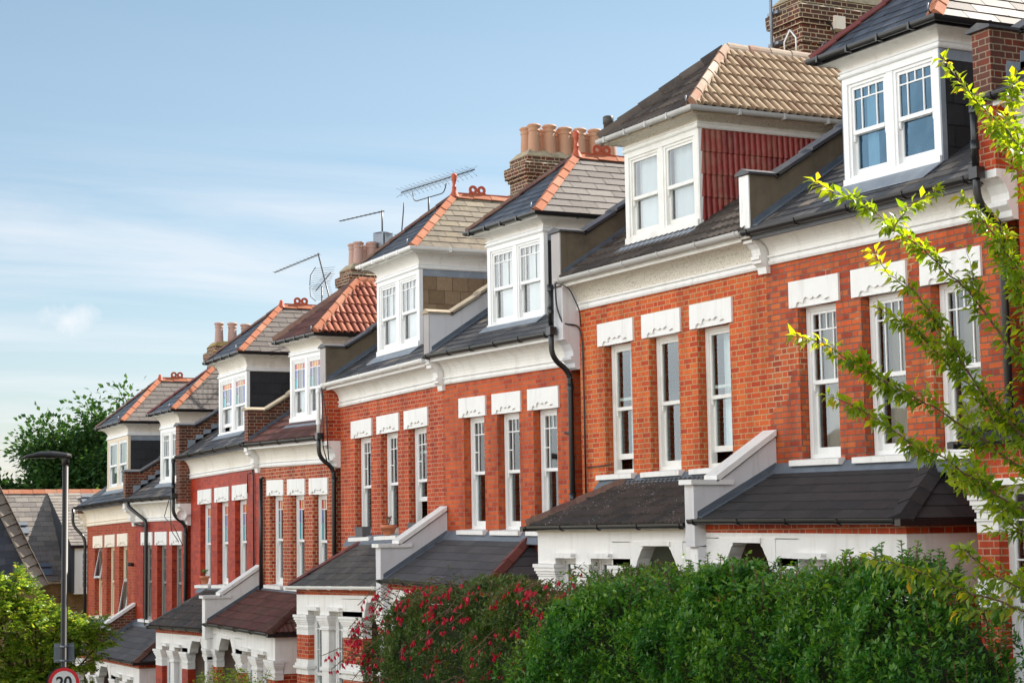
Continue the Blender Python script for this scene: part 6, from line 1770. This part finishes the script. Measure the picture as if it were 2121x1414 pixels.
# ------------------------------------------------------------------ cherry tree reaching in from the right
CH = [[[-11.13, -3.82, 2.16], [-11.09, -4.24, 2.67], [-10.99, -4.51, 2.9], [-10.91, -4.79, 3.05], [-10.83, -5.07, 3.18], [-10.75, -5.34, 3.32], [-10.65, -5.59, 3.45]], [[-11.24, -3.7, 0.7], [-11.32, -4.12, 1.09], [-11.32, -4.35, 1.31], [-11.32, -4.58, 1.55], [-11.33, -4.83, 1.83], [-11.33, -5.04, 1.95], [-11.34, -5.28, 2.15], [-11.36, -5.52, 2.29], [-11.38, -5.77, 2.45], [-11.41, -6.02, 2.53], [-11.41, -6.22, 2.62]], [[-11.43, -3.46, 0.01], [-11.54, -3.96, 0.33], [-11.58, -4.27, 0.52], [-11.61, -4.57, 0.71], [-11.65, -4.88, 0.9], [-11.67, -5.14, 1.02], [-11.69, -5.4, 1.13], [-11.72, -5.7, 1.29], [-11.74, -5.96, 1.42], [-11.76, -6.21, 1.46]], [[-11.15, -3.75, -0.22], [-11.32, -4.36, 0.1], [-11.32, -4.57, 0.19], [-11.35, -4.87, 0.38], [-11.35, -5.1, 0.51], [-11.37, -5.35, 0.6], [-11.37, -5.58, 0.73], [-11.38, -5.8, 0.84], [-11.36, -5.99, 0.92], [-11.36, -6.19, 0.99]], [[-11.62, -3.47, 0.33], [-11.74, -3.95, 0.73], [-11.77, -4.22, 0.92], [-11.78, -4.5, 1.27], [-11.77, -4.69, 1.5], [-11.75, -4.85, 1.68], [-11.74, -5.04, 1.87], [-11.76, -5.26, 1.98], [-11.74, -5.45, 2.21]], [[-11.79, -3.32, 0.09], [-11.85, -3.71, 0.53], [-11.86, -3.99, 0.87], [-11.92, -4.38, 1.17], [-11.93, -4.62, 1.36], [-11.93, -4.85, 1.55], [-11.92, -5.05, 1.66], [-11.93, -5.27, 1.73]], [[-11.06, -3.86, 1.07], [-11.1, -4.29, 1.63], [-11.07, -4.54, 1.96], [-11.04, -4.75, 2.17], [-11.02, -4.95, 2.35], [-10.99, -5.15, 2.5]], [[-11.2, -3.67, 1.87], [-11.25, -4.04, 2.56], [-11.26, -4.26, 2.89], [-11.22, -4.39, 3.19], [-11.16, -4.45, 3.4], [-11.08, -4.47, 3.54]], [[-11.03, -3.81, -0.89], [-11.11, -4.22, -0.76], [-11.16, -4.56, -0.66], [-11.22, -4.93, -0.53], [-11.25, -5.23, -0.43], [-11.26, -5.49, -0.34], [-11.26, -5.72, -0.27], [-11.26, -5.96, -0.22]], [[-11.04, -4.13, -0.58], [-11.16, -4.55, -0.5], [-11.2, -4.8, -0.38], [-11.21, -5.02, -0.23], [-11.18, -5.16, -0.15]], [[-11.47, -3.48, 0.72], [-11.53, -3.86, 1.26], [-11.53, -4.09, 1.73], [-11.49, -4.21, 2.03], [-11.45, -4.31, 2.26], [-11.42, -4.45, 2.48]], [[-11.46, -3.66, -0.37], [-11.56, -3.96, -0.14], [-11.64, -4.19, -0.02], [-11.68, -4.38, 0.29], [-11.71, -4.54, 0.6], [-11.72, -4.65, 0.8]], [[-11.23, -3.75, 0.01], [-11.31, -4.04, -0.06], [-11.36, -4.26, -0.28], [-11.38, -4.44, -0.43], [-11.37, -4.54, -0.58]], [[-11.25, -5.61, 2.23], [-11.17, -5.53, 2.41], [-11.11, -5.48, 2.46], [-11.02, -5.39, 2.5], [-10.98, -5.37, 2.55]]]
TR = [Vector(p) for p in ((-11.1, -2.9, gz(-11) - .2), (-11.15, -2.75, -2.0), (-11.23, -2.72, -1.64), (-11.22, -2.80, -.86), (-11.24, -2.95, -.27), (-11.31, -3.1, .32), (-11.3, -3.2, 1.1), (-11.26, -3.25, 1.88), (-11.2, -3.2, 2.8))]
bs = tuple(TR[0])
ct_ = thing('cherry_tree', 'cherry tree branches with pointed sunlit leaves reaching in from the right', 'tree', bs)
mb = MB(); branchy(mb, TR, .13, .05, 10)
rg = np.random.default_rng(3)
P, D, Bi = [], [], []


def leafy(mb, pts, r0, r1, step=.032, start=.0, lenf=1.0):
    pts = [Vector(p) for p in pts]
    # smooth resample
    seg = []
    for a_, b_ in zip(pts, pts[1:]):
        for k in range(4): seg.append(a_.lerp(b_, k / 4))
    seg.append(pts[-1])
    seg = [s + Vector(rg.normal(0, .006, 3)) for s in seg]
    branchy(mb, seg, r0, r1, 6)
    L = [0]
    for a_, b_ in zip(seg, seg[1:]): L.append(L[-1] + (b_ - a_).length)
    s = L[-1] * start; j = 0
    while s < L[-1]:
        i = max(k for k in range(len(L)) if L[k] <= s); i = min(i, len(seg) - 2)
        q = seg[i].lerp(seg[i + 1], (s - L[i]) / max(1e-6, L[i + 1] - L[i])); d = (seg[i + 1] - seg[i]).normalized()
        an = j * 2.4 + rg.normal(0, .3); o1 = d.orthogonal().normalized(); o2 = d.cross(o1)
        rad = o1 * math.cos(an) + o2 * math.sin(an)
        f = s / L[-1]
        dd = (rad * .8 + d * (.55 + .3 * f) + Vector((0, 0, -.35)))
        P.append(tuple(q + dd.normalized() * .012)); D.append(tuple(dd)); Bi.append(.34 + .30 * f + (.12 if f > .95 else 0)); j += 1
        s += step * (rg.uniform(.3, .8) if rg.random() < .6 else rg.uniform(1.2, 2.4))
    return seg


for bi, br_pts in enumerate(CH):
    pts = [Vector(p) for p in br_pts]
    if bi < 13:
        tr = min(TR[3:], key=lambda q: (q - pts[0]).length + abs(q.z - pts[0].z + .3)); pts = [tr] + pts
    seg = leafy(mb, pts, .012 if bi < 13 else .006, .002, .0128, .22 if bi < 13 else 0)
    n = len(seg)
    nside = {0: 3, 8: 3, 9: 2, 11: 3, 12: 1, 13: 0}.get(bi, 7)
    for k in range(nside * 3):
        i = int(rg.integers(n // 6, int(n * .86))); q = seg[i]; d = (seg[min(i + 1, n - 1)] - q).normalized()
        sd_ = Vector(rg.normal(0, 1, 3)); sd_ = (sd_ - d * sd_.dot(d)).normalized()
        ln_ = rg.uniform(.12, .36) * (1.0 - .5 * i / n) * (1.5 if i < n * .5 else .7)
        t1 = q + (d * .9 + sd_ * .55).normalized() * ln_ * .5; t2 = t1 + (d * .9 + sd_ * .4 + Vector((0, 0, -.15))).normalized() * ln_ * .5
        leafy(mb, [q, t1, t2], .003, .0015, .0135, .05)
# outer limbs on the far side of the trunk keep the crown whole from other views
for k in range(12):
    q = TR[5 + k % 4]; dv = Vector((rg.normal(.9, .4), rg.uniform(.2, 1), rg.uniform(0, .8))).normalized()
    t1 = q + dv * .7; t2 = t1 + (dv + Vector(rg.normal(0, .2, 3))).normalized() * .7
    leafy(mb, [q, t1, t2], .02, .004, .03, .3)
mb.build('branches', 'twig', ct_, bs)
leaves('crown', P, D, .094, 'leaf_cherry', ct_, bs, wid=.42, fold=.32, droop=.26, seed=13, bias=Bi, var=.25)
